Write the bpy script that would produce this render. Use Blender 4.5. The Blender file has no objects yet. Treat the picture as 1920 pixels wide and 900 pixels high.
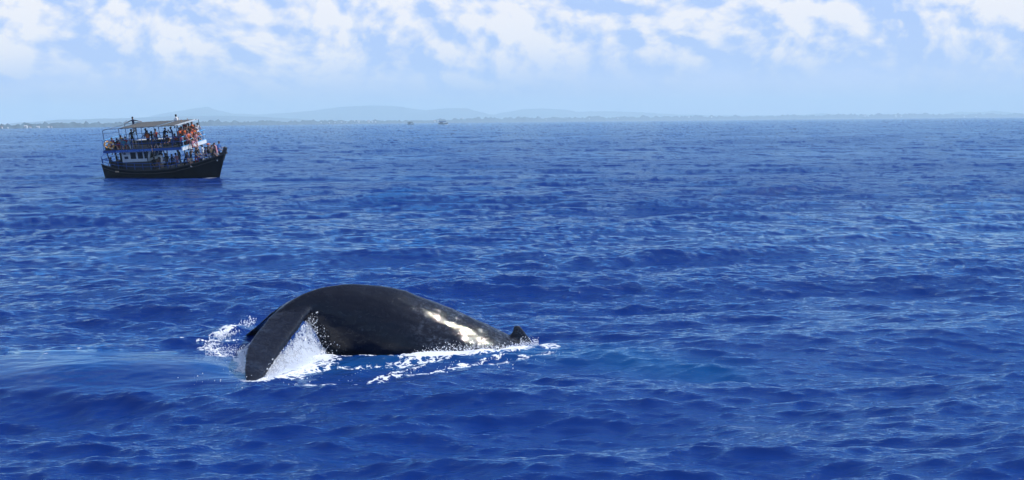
import bpy, bmesh, math, random
import numpy as np
from mathutils import Vector, Matrix, noise as mnoise
random.seed(4)
rng = np.random.default_rng(4)
scene = bpy.context.scene
C = scene.collection
R = math.radians

# ------------------------------------------------------------------ camera
H, F, W2, H2 = 5.2, 2667.0, 960.0, 450.0          # eye height, focal length in photo pixels
PITCH = math.atan(222.5 / F)
ROLL = math.atan(17 / 1920)
fw = Vector((0, math.cos(PITCH), -math.sin(PITCH)))
r0 = Vector((1, 0, 0)); u0 = Vector((0, math.sin(PITCH), math.cos(PITCH)))
CR = r0 * math.cos(ROLL) - u0 * math.sin(ROLL)
CU = r0 * math.sin(ROLL) + u0 * math.cos(ROLL)
EYE = Vector((0, 0, H))
cam = bpy.data.cameras.new('camera')
cam.sensor_width = 36; cam.lens = 36 * F / 1920
cam.clip_start = 0.5; cam.clip_end = 60000
co = bpy.data.objects.new('camera', cam); C.objects.link(co)
mw = Matrix((CR, CU, -fw)).transposed().to_4x4(); mw.translation = EYE
co.matrix_world = mw
scene.camera = co

def at(px, py, Y):                                  # photo pixel at distance Y -> point in the place
    d = fw + CR * ((px - W2) / F) + CU * ((H2 - py) / F)
    return EYE + d * (Y / d.y)
def on_sea(px, py):
    d = fw + CR * ((px - W2) / F) + CU * ((H2 - py) / F)
    return EYE + d * (-H / d.z)
def pix(p):
    v = Vector(p) - EYE; z = v.dot(fw)
    return W2 + v.dot(CR) / z * F, H2 - v.dot(CU) / z * F
def horizon(px): return 236 - 17 * px / 1920

# ------------------------------------------------------------------ sun, exposure
SUN_AZ, SUN_EL = R(72), R(46)                       # azimuth to the right of the view direction (+Y)
sl = bpy.data.lights.new('sun', 'SUN'); sl.energy = 4.9; sl.angle = R(0.53); sl.color = (1.0, .965, .91)
so = bpy.data.objects.new('sun', sl); C.objects.link(so)
SUN = Vector((math.sin(SUN_AZ) * math.cos(SUN_EL), math.cos(SUN_AZ) * math.cos(SUN_EL), math.sin(SUN_EL)))
so.rotation_euler = SUN.to_track_quat('Z', 'Y').to_euler(); so.location = (60, 0, 60)
scene.view_settings.view_transform = 'Standard'; scene.view_settings.look = 'None'
scene.view_settings.exposure = 0; scene.view_settings.gamma = 1
scene.view_settings.use_curve_mapping = False
scene.render.engine = 'CYCLES'
cy = scene.cycles
cy.max_bounces = 6; cy.diffuse_bounces = 2; cy.glossy_bounces = 3; cy.transmission_bounces = 4
cy.transparent_max_bounces = 12; cy.volume_bounces = 2
cy.sample_clamp_indirect = 6; cy.use_denoising = True; cy.denoiser = 'OPENIMAGEDENOISE'; cy.denoising_input_passes = 'RGB_ALBEDO_NORMAL'; cy.denoising_prefilter = 'ACCURATE'

# ------------------------------------------------------------------ node helpers
class NT:
    def __init__(s, tree): s.t = tree; s.n = tree.nodes; s.l = tree.links
    def node(s, kind, **kw):
        nd = s.n.new(kind)
        for k, v in kw.items(): setattr(nd, k, v)
        return nd
    def put(s, sock, v):
        if hasattr(v, 'is_output'): s.l.new(v, sock)
        elif v is not None:
            if isinstance(v, (tuple, list)) and len(v) == 3 and sock.type == 'RGBA': v = (*v, 1)
            sock.default_value = v
    def math(s, op, a, b=None, c=None, clamp=False):
        nd = s.node('ShaderNodeMath', operation=op, use_clamp=clamp)
        s.put(nd.inputs[0], a)
        if b is not None: s.put(nd.inputs[1], b)
        if c is not None: s.put(nd.inputs[2], c)
        return nd.outputs[0]
    def vec(s, op, a, b=None, scale=None):
        nd = s.node('ShaderNodeVectorMath', operation=op)
        s.put(nd.inputs[0], a)
        if b is not None: s.put(nd.inputs[1], b)
        if scale is not None: s.put(nd.inputs['Scale'], scale)
        return nd.outputs[0]
    def mix(s, f, a, b):
        nd = s.node('ShaderNodeMix', data_type='RGBA')
        s.put(nd.inputs[0], f); s.put(nd.inputs[6], a); s.put(nd.inputs[7], b)
        return nd.outputs[2]
    def ramp(s, v, a, b, c=0.0, d=1.0, smooth=True):
        nd = s.node('ShaderNodeMapRange', interpolation_type='SMOOTHSTEP' if smooth else 'LINEAR')
        s.put(nd.inputs[0], v)
        for i, q in zip((1, 2, 3, 4), (a, b, c, d)): s.put(nd.inputs[i], q)
        return nd.outputs[0]
    def noise(s, v, scale, detail=4, rough=.5, dist=0.0, dim='3D'):
        nd = s.node('ShaderNodeTexNoise', noise_dimensions=dim)
        s.put(nd.inputs['Vector'], v); nd.inputs['Scale'].default_value = scale
        nd.inputs['Detail'].default_value = detail; nd.inputs['Roughness'].default_value = rough
        nd.inputs['Distortion'].default_value = dist
        return nd
    def xyz(s, x, y, z):
        nd = s.node('ShaderNodeCombineXYZ')
        for i, q in enumerate((x, y, z)): s.put(nd.inputs[i], q)
        return nd.outputs[0]

# ------------------------------------------------------------------ sky
world = bpy.data.worlds.new('World'); scene.world = world; world.use_nodes = True
w = NT(world.node_tree); w.n.clear()
SKY = 0.1
sky = w.node('ShaderNodeTexSky', sky_type='NISHITA', sun_disc=False)
sky.sun_elevation = SUN_EL; sky.sun_rotation = SUN_AZ
sky.air_density = 1.0; sky.dust_density = 0.6; sky.ozone_density = 2.0
geo = w.node('ShaderNodeNewGeometry')
sep = w.node('ShaderNodeSeparateXYZ'); w.l.new(w.vec('NORMALIZE', w.vec('SCALE', geo.outputs['Incoming'], scale=-1.0)), sep.inputs[0])
sx, sy, sz = sep.outputs
az = w.math('ARCTAN2', sx, sy); el = w.math('ARCSINE', sz)
P = w.xyz(az, w.math('MULTIPLY', el, 1.35), 0.37)
def cloud_height(off):
    q = w.vec('ADD', P, off)
    nb = w.noise(q, 13.0, 7, .58, .25); big = nb.outputs[0]
    vo = w.node('ShaderNodeTexVoronoi', feature='F1', voronoi_dimensions='2D'); w.put(vo.inputs['Vector'], w.vec('ADD', q, w.vec('SCALE', nb.outputs[1], scale=.05)))
    vo.inputs['Scale'].default_value = 30; vo.inputs['Detail'].default_value = 2; vo.inputs['Roughness'].default_value = .5; vo.normalize = True
    return w.math('MULTIPLY_ADD', w.math('SUBTRACT', .5, vo.outputs['Distance']), .30, big)
SEED = (3.1, 0.0, 0.0)
h1 = cloud_height(SEED); h2 = cloud_height((SEED[0] + .009, .006, 0))
# the cloud banks seen along this coast: bright towers (+) and thin places (-), as directions in the sky
lump = None
for cpx, cpy, rx, ry, st in ((45, 70, 60, 45, .15), (120, 55, 35, 40, .10), (215, 70, 75, 50, .17), (330, 78, 28, 30, .15), (492, 45, 32, 42, .17), (410, 20, 40, 20, .06), (690, 30, 55, 34, .13),
                             (615, 85, 26, 18, .09), (720, 90, 45, 12, .07), (930, 45, 48, 46, .17), (1010, 40, 60, 36, .13), (1150, 30, 26, 36, .12), (1195, 42, 28, 18, .08), (1275, 45, 36, 14, .10), (1400, 55, 70, 44, .18),
                             (1560, 55, 64, 36, .16), (1640, 78, 28, 22, .12), (1775, 60, 60, 32, .14), (1885, 30, 44, 34, .15), (1150, 104, 50, 6, .08),
                             (290, 20, 40, 25, -.06), (527, 6, 34, 12, -.17), (308, 18, 12, 10, -.16), (42, 8, 12, 14, -.15), (1265, 15, 44, 26, -.07), (1745, 22, 40, 22, -.05), (1860, 70, 40, 14, -.08), (820, 60, 40, 30, -.06)):
    ca, ce = (cpx - W2) / F, (horizon(cpx) - cpy) / F
    u_ = w.math('MULTIPLY', w.math('SUBTRACT', az, ca), F / rx); v_ = w.math('MULTIPLY', w.math('SUBTRACT', el, ce), F / ry)
    g_ = w.math('MULTIPLY', w.math('POWER', 2.718, w.math('MULTIPLY', w.math('MULTIPLY_ADD', u_, u_, w.math('MULTIPLY', v_, v_)), -1.0)), st)
    lump = g_ if lump is None else w.math('ADD', lump, g_)
hl = w.math('ADD', h1, w.math('SUBTRACT', lump, .03))
basev = w.noise(w.xyz(az, 0.0, 9.0), 9, 3).outputs[0]
elb = w.math('MULTIPLY_ADD', w.math('SUBTRACT', basev, .5), -.035, el)
env = w.ramp(elb, .020, .052)
high = w.ramp(el, .080, .118)
hh = w.math('SUBTRACT', w.math('SUBTRACT', hl, w.math('MULTIPLY', w.math('SUBTRACT', 1.0, env), .26)), w.math('MULTIPLY', high, .34))
cov = w.ramp(hh, .10, .38)
lit = w.math('MULTIPLY_ADD', w.math('SUBTRACT', h1, h2), 6.0, w.math('MULTIPLY_ADD', w.math('SUBTRACT', hl, .5), 2.5, .42), clamp=True)
lit = w.math('MULTIPLY', lit, w.ramp(elb, .018, .056, .3, 1.0))
cloud = w.mix(lit, (.50, .65, 1.02), (1.14, 1.07, 1.01))
# thin flat layers low over the horizon
lay = w.noise(w.xyz(w.math('MULTIPLY', az, 7.0), w.math('MULTIPLY', el, 62.0), 4.2), 1.0, 6, .6, .4).outputs[0]
layf = w.math('MULTIPLY', w.ramp(lay, .40, .66), w.math('MULTIPLY', w.ramp(el, .0, .02), w.ramp(el, .085, .045)))
puf = w.math('MULTIPLY', w.ramp(w.noise(w.xyz(w.math('MULTIPLY', az, 26.0), w.math('MULTIPLY', el, 75.0), 1.7), 1.0, 5, .6).outputs[0], .56, .72), w.math('MULTIPLY', w.ramp(el, .012, .028), w.ramp(el, .06, .045)))
# clear sky: the Nishita sky, whitened towards the horizon by the humid air
clear = w.vec('MULTIPLY', w.vec('SCALE', sky.outputs[0], scale=SKY), (.16, .66, 1.25))
clear = w.mix(w.ramp(el, .75, -.02, 0.0, 1.0), clear, (.05, .37, 1.0))
humid = w.mix(w.ramp(el, .075, .015), clear, (.80, .87, 1.12))
col = w.mix(w.math('MULTIPLY', layf, .6), humid, (.72, .80, 1.05))
col = w.mix(w.math('MULTIPLY', puf, .6), col, (.90, .92, 1.02))
col = w.mix(w.math('MULTIPLY', cov, .93), col, cloud)
bg = w.node('ShaderNodeBackground'); bg.inputs[1].default_value = SKY
w.l.new(w.vec('SCALE', col, scale=1 / SKY), bg.inputs[0])
wo = w.node('ShaderNodeOutputWorld'); w.l.new(bg.outputs[0], wo.inputs[0])

# ------------------------------------------------------------------ materials
MATS = {}
def mat(name, col, rough=.6, var=.12, scale=8.0, metal=0.0, coat=0.0, bump=0.0, spec=.5):
    if name in MATS: return MATS[name]
    m = bpy.data.materials.new(name); m.use_nodes = True
    t = NT(m.node_tree); b = t.n['Principled BSDF']
    tc = t.node('ShaderNodeTexCoord')
    nz = t.noise(tc.outputs['Object'], scale, 5, .6)
    c0 = tuple(max(0, c * (1 - var * 2)) for c in col); c1 = tuple(min(1, c * (1 + var * 2)) for c in col)
    t.l.new(t.mix(t.ramp(nz.outputs[0], .25, .75), c0, c1), b.inputs['Base Color'])
    b.inputs['Roughness'].default_value = rough; b.inputs['Metallic'].default_value = metal
    b.inputs['Coat Weight'].default_value = coat; b.inputs['Specular IOR Level'].default_value = spec
    if bump:
        bn = t.node('ShaderNodeBump'); bn.inputs['Strength'].default_value = bump; bn.inputs['Distance'].default_value = .02
        t.l.new(nz.outputs[0], bn.inputs['Height']); t.l.new(bn.outputs[0], b.inputs['Normal'])
    MATS[name] = m
    return m

# ------------------------------------------------------------------ object helpers
def obj(name, me, m=None, parent=None, label=None, cat=None, group=None, kind=None):
    if isinstance(me, bmesh.types.BMesh):
        bm = me; me = bpy.data.meshes.new(name); bm.to_mesh(me); bm.free()
    o = bpy.data.objects.new(name, me); C.objects.link(o)
    if m is not None:
        for q in (m if isinstance(m, (list, tuple)) else [m]): me.materials.append(q)
    if parent: o.parent = parent
    tag(o, label, cat, group, kind)
    return o
def tag(o, label=None, cat=None, group=None, kind=None):
    for k, v in (('label', label), ('category', cat), ('group', group), ('kind', kind)):
        if v: o[k] = v
    return o
def thing(name, label, cat, loc=(0, 0, 0), rz=0, group=None):
    o = bpy.data.objects.new(name, None); C.objects.link(o)
    o.location = loc; o.rotation_euler = (0, 0, rz); o.empty_display_size = .2
    return tag(o, label, cat, group)
def smooth(o, on=True):
    o.data.polygons.foreach_set('use_smooth', [on] * len(o.data.polygons)); return o
def box(bm, x0, x1, y0, y1, z0, z1):
    v = [bm.verts.new((x, y, z)) for z in (z0, z1) for y in (y0, y1) for x in (x0, x1)]
    for f in ((0, 2, 3, 1), (4, 5, 7, 6), (0, 1, 5, 4), (2, 6, 7, 3), (0, 4, 6, 2), (1, 3, 7, 5)):
        bm.faces.new([v[i] for i in f])
def hexa(bm, lo, hi):                               # two loops of points bridged and capped
    a = [bm.verts.new(p) for p in lo]; b = [bm.verts.new(p) for p in hi]; n = len(a)
    bm.faces.new(a[::-1]); bm.faces.new(b)
    for i in range(n): bm.faces.new((a[i], a[(i + 1) % n], b[(i + 1) % n], b[i]))
def tube(bm, pts, r, n=7, cap=True):
    pts = [Vector(p) for p in pts]; rings = []
    rr = r if isinstance(r, (list, tuple)) else [r] * len(pts)
    for i, p in enumerate(pts):
        d = (pts[min(i + 1, len(pts) - 1)] - pts[max(i - 1, 0)]).normalized()
        a = d.orthogonal().normalized() if i == 0 else (a - d * a.dot(d)).normalized()
        b = d.cross(a)
        rings.append([bm.verts.new(p + (a * math.cos(k * 2 * math.pi / n) + b * math.sin(k * 2 * math.pi / n)) * rr[i]) for k in range(n)])
    for s, t in zip(rings, rings[1:]):
        for k in range(n): bm.faces.new((s[k], s[(k + 1) % n], t[(k + 1) % n], t[k]))
    if cap: bm.faces.new(rings[0][::-1]); bm.faces.new(rings[-1])
def BM(): return bmesh.new()
def interp(x, xs, ys): return np.interp(x, xs, ys)
def loft(bm, rings, closed_ends=True):
    vs = [[bm.verts.new(p) for p in r] for r in rings]; n = len(vs[0])
    for s, t in zip(vs, vs[1:]):
        for k in range(n): bm.faces.new((s[k], s[(k + 1) % n], t[(k + 1) % n], t[k]))
    if closed_ends: bm.faces.new(vs[0][::-1]); bm.faces.new(vs[-1])
    bmesh.ops.recalc_face_normals(bm, faces=bm.faces[:])

# ------------------------------------------------------------------ sea
def seg_dist(X, Y, pts):
    d = np.full(X.shape, 1e9, np.float32); tt = np.zeros(X.shape, np.float32); n = len(pts) - 1
    for i in range(n):
        ax, ay = pts[i]; bx, by = pts[i + 1]; ux, uy = bx - ax, by - ay; L = ux * ux + uy * uy + 1e-9
        t = np.clip(((X - ax) * ux + (Y - ay) * uy) / L, 0, 1)
        q = np.hypot(X - ax - t * ux, Y - ay - t * uy); mk = q < d
        d = np.where(mk, q, d); tt = np.where(mk, (i + t) / n, tt)
    return d, tt
def sea_line(pp): return [tuple(on_sea(*p).xy) for p in pp]

def build_sea():
    cols_f = np.linspace(R(-23.5), R(23.5), 1150)
    cols = np.concatenate([np.linspace(R(-180), R(-24.5), 56), cols_f, np.linspace(R(24.5), R(180), 56)[:-1]]).astype(np.float32)
    yy = np.concatenate([np.linspace(506, 30, 800), np.linspace(29.4, .50, 60)])
    rad = (H * F * 1024 / 1920 / yy)
    rad = np.concatenate([[1.5, 6.0], rad]).astype(np.float32)
    nr, nc = len(rad), len(cols)
    A, RR = np.meshgrid(cols, rad)
    X = (RR * np.sin(A)).astype(np.float32); Y = (RR * np.cos(A)).astype(np.float32)
    dr = np.gradient(rad).astype(np.float32)[:, None] * np.ones((1, nc), np.float32)
    dt = (np.gradient(cols)[None, :] * rad[:, None]).astype(np.float32)
    # gust patches, whale slick
    g = np.zeros_like(X)
    for lam in (14, 23, 41, 70, 120, 210):
        for _ in range(2):
            th = rng.uniform(0, math.pi); k = 2 * math.pi / lam
            g += np.sin(k * (math.cos(th) * .45 * X + math.sin(th) * Y) + rng.uniform(0, 6.28)) * .22
    gust = np.clip(1 + g * .55, .35, 1.7).astype(np.float32)
    cx, cyy = on_sea(190, 699).xy
    e = ((X - cx) / 4.6) ** 2 + ((Y - cyy + (X - cx) * -.06) / 2.35) ** 2
    calm = np.clip(1.35 - e, 0, 1).astype(np.float32); calm = calm * calm * (3 - 2 * calm)
    short_gain = gust * (1 - .85 * calm)
    N = 220
    lam = np.exp(np.linspace(math.log(.22), math.log(16), N)) * rng.uniform(.95, 1.05, N)
    wind = R(98)
    octs = math.log2(16 / .30)
    mss = .068
    Z = np.zeros_like(X); DX = np.zeros_like(X); DY = np.zeros_like(X); SX = np.zeros_like(X); SY = np.zeros_like(X); lost = np.zeros_like(X)
    for L in lam:
        spread = .34 if L > 3 else .44
        th = wind + rng.normal(0, spread); kx, ky = math.cos(th), math.sin(th); k = 2 * math.pi / L
        slope = math.sqrt(2 * mss / N) * (1.45 if L < 1.0 else 1.1 if L < 2 else .82 if L < 4 else .82 * (4 / L) ** .7)
        a = slope / k
        ph = (k * (kx * X + ky * Y) + np.float32(rng.uniform(0, 6.283))).astype(np.float32)
        kr = np.abs(kx * np.sin(A) + ky * np.cos(A)); kt = np.abs(kx * np.cos(A) - ky * np.sin(A))
        step = k * (kr * dr + kt * dt)
        fade = np.clip((2.2 - step) / 1.2, 0, 1)
        far = np.clip(1.1 - step / 26, .26, 1); lost += (1 - far ** 2) * slope ** 2 / 2
        gain = short_gain if L < 2.2 else (1 - .6 * calm) * (.75 + .25 * gust)
        s, c = np.sin(ph), np.cos(ph)
        ga = gain * a
        Z += ga * fade * c
        DX += -.8 * kx * ga * fade * s; DY += -.8 * ky * ga * fade * s
        SX += -ga * far * k * kx * s; SY += -ga * far * k * ky * s
    for L, th, a, p in ((34, R(80), .10, 1.0), (24, R(112), .07, 2.2), (55, R(95), .12, .4)):
        k = 2 * math.pi / L; kx, ky = math.cos(th), math.sin(th); ph = k * (kx * X + ky * Y) + p
        Z += a * np.cos(ph); SX += -a * k * kx * np.sin(ph); SY += -a * k * ky * np.sin(ph)
    # swells thrown up by the whale
    def ridge(pp, h, wid):
        nonlocal Z, SX, SY
        pts = sea_line(pp); d, t = seg_dist(X, Y, pts)
        amp = h * np.clip(np.sin(np.clip(t, 0, 1) * math.pi), 0, 1) ** .6 * np.exp(-(d / wid) ** 2)
        Z += amp
        gy = np.gradient(amp, axis=0) / np.maximum(dr, 1e-3); gx = np.gradient(amp, axis=1) / np.maximum(np.abs(dt), 1e-3)
        SX += gx * np.cos(A) + gy * np.sin(A); SY += gy * np.cos(A) - gx * np.sin(A)
    ridge([(-60, 700), (120, 672), (300, 650), (470, 642)], .03, .8)
    ridge([(-60, 752), (160, 745), (300, 735), (470, 716)], .05, .9)
    ridge([(-200, 712), (60, 708), (240, 696), (430, 684)], .26, 1.5)
    ridge([(520, 700), (640, 690), (800, 680), (960, 672)], -.06, .5)
    ridge([(560, 738), (700, 728), (900, 700), (1040, 672)], .10, .5)
    ridge([(400, 640), (430, 630), (480, 618)], .16, .4)
    # foam
    foam = np.zeros_like(X)
    nz = np.sin(X * 9.1 + np.sin(Y * 4.3) * 2) * .5 + np.sin(X * 3.7 - Y * 5.1) * .5
    for pp, wid, st in (
        ([(720, 668), (780, 668), (830, 663), (900, 657), (960, 652), (1000, 650)], .42, .95),
        ([(775, 671), (850, 667), (940, 658)], .72, 1.25),
        ([(590, 668), (650, 672), (700, 671), (780, 672)], .33, .82),
        ([(492, 712), (525, 704), (570, 690), (610, 672)], .6, .92),
        ([(500, 690), (545, 672), (600, 664)], .75, 1.2),
        ([(560, 722), (610, 724), (660, 720), (700, 711), (740, 699), (790, 690)], .16, .68),
        ([(700, 712), (760, 704), (830, 694), (900, 684), (960, 672)], .25, .62),
        ([(600, 690), (680, 688), (760, 685), (840, 678)], .35, .60),
        ([(325, 649), (380, 650), (450, 648)], .12, .62),
        ([(395, 655), (425, 662), (468, 668)], .5, .64),
        ([(410, 638), (435, 630), (475, 616)], .32, .70),
        ([(985, 652), (1015, 650), (1030, 655)], .35, .72),
        ([(60, 684), (110, 678), (170, 664)], .2, .46),
        ([(450, 662), (455, 676), (460, 694)], .22, .95),
        ([(920, 690), (1010, 672), (1090, 660)], .3, .52)):
        d, t = seg_dist(X, Y, sea_line(pp))
        foam = np.maximum(foam, st * np.exp(-(d / wid) ** 2) * (.9 + .1 * nz))
    bx, by = on_sea(402, 332).xy                       # bow wave of the tour boat
    foam = np.maximum(foam, 1.2 * np.exp(-((X - bx + .3) / .75) ** 2 - ((Y - by) / 2.2) ** 2))
    for ux, uy, wx in ((800, 234, 9), (775, 234.2, 10), (838, 233.2, 7)):
        p = on_sea(ux, uy); foam = np.maximum(foam, .95 * np.exp(-((X - p.x) / wx) ** 2 - ((Y - p.y) / 160) ** 2) * (1 if ux != 800 else 0))
    aer = np.zeros_like(X)
    for pp, wid, st in (([(1010, 668), (1120, 665), (1200, 680), (1330, 690)], 1.1, .55), ([(520, 690), (640, 690), (800, 675), (960, 660)], .8, .6)):
        d, t = seg_dist(X, Y, sea_line(pp)); aer = np.maximum(aer, st * np.exp(-(d / wid) ** 2))
    # flatten the coarse outer part, which lies behind and beside the view
    outer = np.abs(A) > R(24)
    for q in (Z, DX, DY): q[outer] *= .3
    n3 = np.stack([-SX, -SY, np.ones_like(SX)], -1); n3 /= np.linalg.norm(n3, axis=-1, keepdims=True)
    V = np.stack([X + DX, Y + DY, Z], -1).reshape(-1, 3).astype(np.float32)
    V = np.concatenate([V, [[0, 0, 0]]]).astype(np.float32)
    n3 = np.concatenate([n3.reshape(-1, 3), [[0, 0, 1]]]).astype(np.float32)
    i = np.arange(nr - 1)[:, None] * nc; j = np.arange(nc)[None, :]; j2 = (j + 1) % nc
    q = np.stack([i + j, i + nc + j, i + nc + j2, i + j2], -1).reshape(-1, 4)[:, ::-1]
    ctr = nr * nc
    tri = np.stack([np.full(nc, ctr), (np.arange(nc) + 1) % nc, np.arange(nc)], -1)
    assert np.cross(V[q[5000, 1]] - V[q[5000, 0]], V[q[5000, 2]] - V[q[5000, 0]])[2] != 0
    for a_ in (q, tri):                                # faces look up
        k_ = len(a_) // 2
        if np.cross(V[a_[k_, 1]] - V[a_[k_, 0]], V[a_[k_, 2]] - V[a_[k_, 0]])[2] < 0: a_[:] = a_[:, ::-1].copy()
    me = bpy.data.meshes.new('sea')
    loops = np.concatenate([q.ravel(), tri.ravel()]).astype(np.int32)
    starts = np.concatenate([np.arange(len(q)) * 4, len(q) * 4 + np.arange(nc) * 3]).astype(np.int32)
    me.vertices.add(len(V)); me.vertices.foreach_set('co', V.ravel())
    me.loops.add(len(loops)); me.loops.foreach_set('vertex_index', loops)
    me.polygons.add(len(starts)); me.polygons.foreach_set('loop_start', starts)
    me.update(calc_edges=True)
    me.polygons.foreach_set('use_smooth', np.ones(len(starts), bool))
    at_ = me.attributes.new('wave_normal', 'FLOAT_VECTOR', 'POINT'); at_.data.foreach_set('vector', n3.ravel())
    for nm, arr in (('foam', foam), ('calm', calm), ('aer', aer), ('gust', gust), ('lost', lost)):
        a_ = me.attributes.new(nm, 'FLOAT', 'POINT'); a_.data.foreach_set('value', np.concatenate([arr.ravel(), [0]]).astype(np.float32))
    m = bpy.data.materials.new('sea_water'); m.use_nodes = True
    t = NT(m.node_tree); b = t.n['Principled BSDF']
    def attr(nm):
        nd = t.node('ShaderNodeAttribute'); nd.attribute_name = nm; return nd
    pos = t.node('ShaderNodeNewGeometry').outputs['Position']
    # ripples too small for the mesh
    p2 = t.vec('MULTIPLY', pos, (.75, 2.1, 1.0))
    hgt = t.math('MULTIPLY_ADD', t.noise(p2, 13, 3, .6, .5).outputs[0], .38, t.noise(p2, 4.6, 4, .6, .7).outputs[0])
    cal = t.math('MULTIPLY_ADD', attr('calm').outputs['Fac'], -.85, 1.0)
    amp = t.math('MULTIPLY', cal, attr('gust').outputs['Fac'])
    bp = t.node('ShaderNodeBump'); bp.inputs['Distance'].default_value = .034
    t.l.new(t.math('MULTIPLY', amp, .8), bp.inputs['Strength']); t.l.new(hgt, bp.inputs['Height']); t.l.new(attr('wave_normal').outputs['Vector'], bp.inputs['Normal'])
    nrm = bp.outputs[0]
    lostf = t.math('MULTIPLY', attr('lost').outputs['Fac'], 1 / .05, clamp=True)   # share of the chop that is finer than the mesh: shows as roughness
    t.n.remove(b)
    deep = t.node('ShaderNodeBsdfDiffuse'); t.l.new(t.mix(attr('aer').outputs['Fac'], (.0, .0185, .148), (.0, .07, .22)), deep.inputs[0])
    gl = t.node('ShaderNodeBsdfGlossy', distribution='GGX'); gl.inputs['Color'].default_value = (.64, .89, 1.0, 1)
    t.l.new(t.math('MULTIPLY_ADD', lostf, .12, .04), gl.inputs['Roughness']); t.l.new(nrm, gl.inputs['Normal'])
    fr = t.node('ShaderNodeFresnel'); fr.inputs['IOR'].default_value = 1.42; t.l.new(nrm, fr.inputs['Normal'])
    b = t.node('ShaderNodeMixShader'); t.l.new(t.math('MULTIPLY', fr.outputs[0], t.math('MULTIPLY_ADD', lostf, -.35, 1.0)), b.inputs[0])
    t.l.new(deep.outputs[0], b.inputs[1]); t.l.new(gl.outputs[0], b.inputs[2])
    # lace of foam
    fw_ = t.vec('ADD', pos, t.vec('SCALE', t.noise(pos, 1.6, 4, .6).outputs[1], scale=.8))
    vo = t.node('ShaderNodeTexVoronoi', feature='DISTANCE_TO_EDGE'); t.l.new(fw_, vo.inputs['Vector']); vo.inputs['Scale'].default_value = 4.6
    edge = t.ramp(vo.outputs['Distance'], .0, .22, 1.0, 0.0)
    fn = t.noise(fw_, 6.5, 7, .68).outputs[0]
    patt = t.math('ADD', t.math('MULTIPLY', edge, .34), t.math('MULTIPLY', t.math('SUBTRACT', fn, .5), 1.5))
    fm = t.ramp(t.math('ADD', attr('foam').outputs['Fac'], t.math('MULTIPLY', patt, t.ramp(attr('foam').outputs['Fac'], .12, .5))), .68, .86)
    fb = t.node('ShaderNodeBsdfPrincipled'); fb.inputs['Base Color'].default_value = (.82, .85, .9, 1); fb.inputs['Roughness'].default_value = .55
    fb.inputs['Subsurface Weight'].default_value = 0
    bn = t.node('ShaderNodeBump'); bn.inputs['Strength'].default_value = .6; bn.inputs['Distance'].default_value = .06
    t.l.new(fn, bn.inputs['Height']); t.l.new(bn.outputs[0], fb.inputs['Normal'])
    ms = t.node('ShaderNodeMixShader'); t.l.new(fm, ms.inputs[0]); t.l.new(b.outputs[0], ms.inputs[1]); t.l.new(fb.outputs[0], ms.inputs[2])
    t.l.new(ms.outputs[0], t.n['Material Output'].inputs[0])
    me.materials.append(m)
    o = bpy.data.objects.new('sea', me); C.objects.link(o)
    tag(o, 'deep blue choppy sea with small waves reaching to the far coast', kind='structure')
build_sea()

# ------------------------------------------------------------------ coast and hills
m_forest = mat('coast_forest', (.05, .085, .115), .9, .2, .02)
m_hill = mat('hill_forest', (.045, .085, .10), .9, .2, .004)
CPX = (-300, 0, 240, 480, 760, 960, 1440, 1920, 2300); CD = (2400, 2600, 3500, 4800, 6800, 8600, 11800, 13000, 13200)
def coast_d(px): return float(interp(px, CPX, CD))
def coast():
    bm = BM(); rows = []
    prof = ((-40, -2), (0, .3), (14, 1.2), (24, .55), (60, .8), (110, 1.0), (200, .9), (330, .5), (520, .1), (560, -2))
    for px in np.arange(-420, 2400, 3.5):
        D = coast_d(px) + 60 * mnoise.noise((px * .01, 3, 0)); row = []
        hp = interp(px, (-300, 0, 120, 240, 480, 760, 900, 1000, 1200, 1920), (8, 8, 9, 10, 8, 6, 9, 9, 8.5, 8)) * .92
        Ht = hp / F * D
        for j, (dd, f) in enumerate(prof):
            d2 = D + dd * D / 3000
            p = at(px, horizon(px), d2)
            z = f if f <= .3 and j < 2 else (f if f < 0 else f * Ht * (.82 + .5 * mnoise.noise((px * .16, j * 1.7, 5)) + .25 * mnoise.noise((px * .6, j, 1))))
            row.append(bm.verts.new((p.x, p.y, z)))
        rows.append(row)
    for a, b in zip(rows, rows[1:]):
        for j in range(len(prof) - 1): bm.faces.new((a[j], b[j], b[j + 1], a[j + 1]))
    bmesh.ops.recalc_face_normals(bm, faces=bm.faces[:])
    obj('coast', bm, m_forest, label='low wooded coast along the horizon', kind='structure')
coast()
def hills(name, pts, D, depth, label, rough=1.0, seed=0):
    xs = [p[0] for p in pts]; ys = [p[1] for p in pts]
    bm = BM(); rows = []; n = 13
    for px in np.arange(xs[0], xs[-1] + 1, 4.0):
        hp = max(.2, horizon(px) - interp(px, xs, ys) + rough * (mnoise.fractal((px * .02, seed, 0), 1, 2, 4) * 1.3))
        row = []
        for j in range(n):
            s = j / (n - 1) * 2 - 1; d2 = D + s * depth
            p = at(px, horizon(px), d2)
            z = hp / F * D * (math.cos(s * math.pi / 2) ** 1.3) * (1 + (.12 * mnoise.fractal((px * .03, s * 3, seed), 1, 2, 4) if j != n // 2 else 0)) - (3 if j in (0, n - 1) else 0)
            row.append(bm.verts.new((p.x, p.y, z)))
        rows.append(row)
    for a, b in zip(rows, rows[1:]):
        for j in range(n - 1): bm.faces.new((a[j], b[j], b[j + 1], a[j + 1]))
    bmesh.ops.recalc_face_normals(bm, faces=bm.faces[:])
    return smooth(obj(name, bm, m_hill, label=label, kind='structure'))
hills('hills', [(-450, 240), (-100, 240), (0, 233), (50, 228), (100, 224), (150, 223), (200, 221), (250, 220), (330, 217), (400, 216), (480, 217), (560, 222), (620, 229)], 12500, 1200, 'nearer blue hills at the left end of the coast', seed=1)
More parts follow.
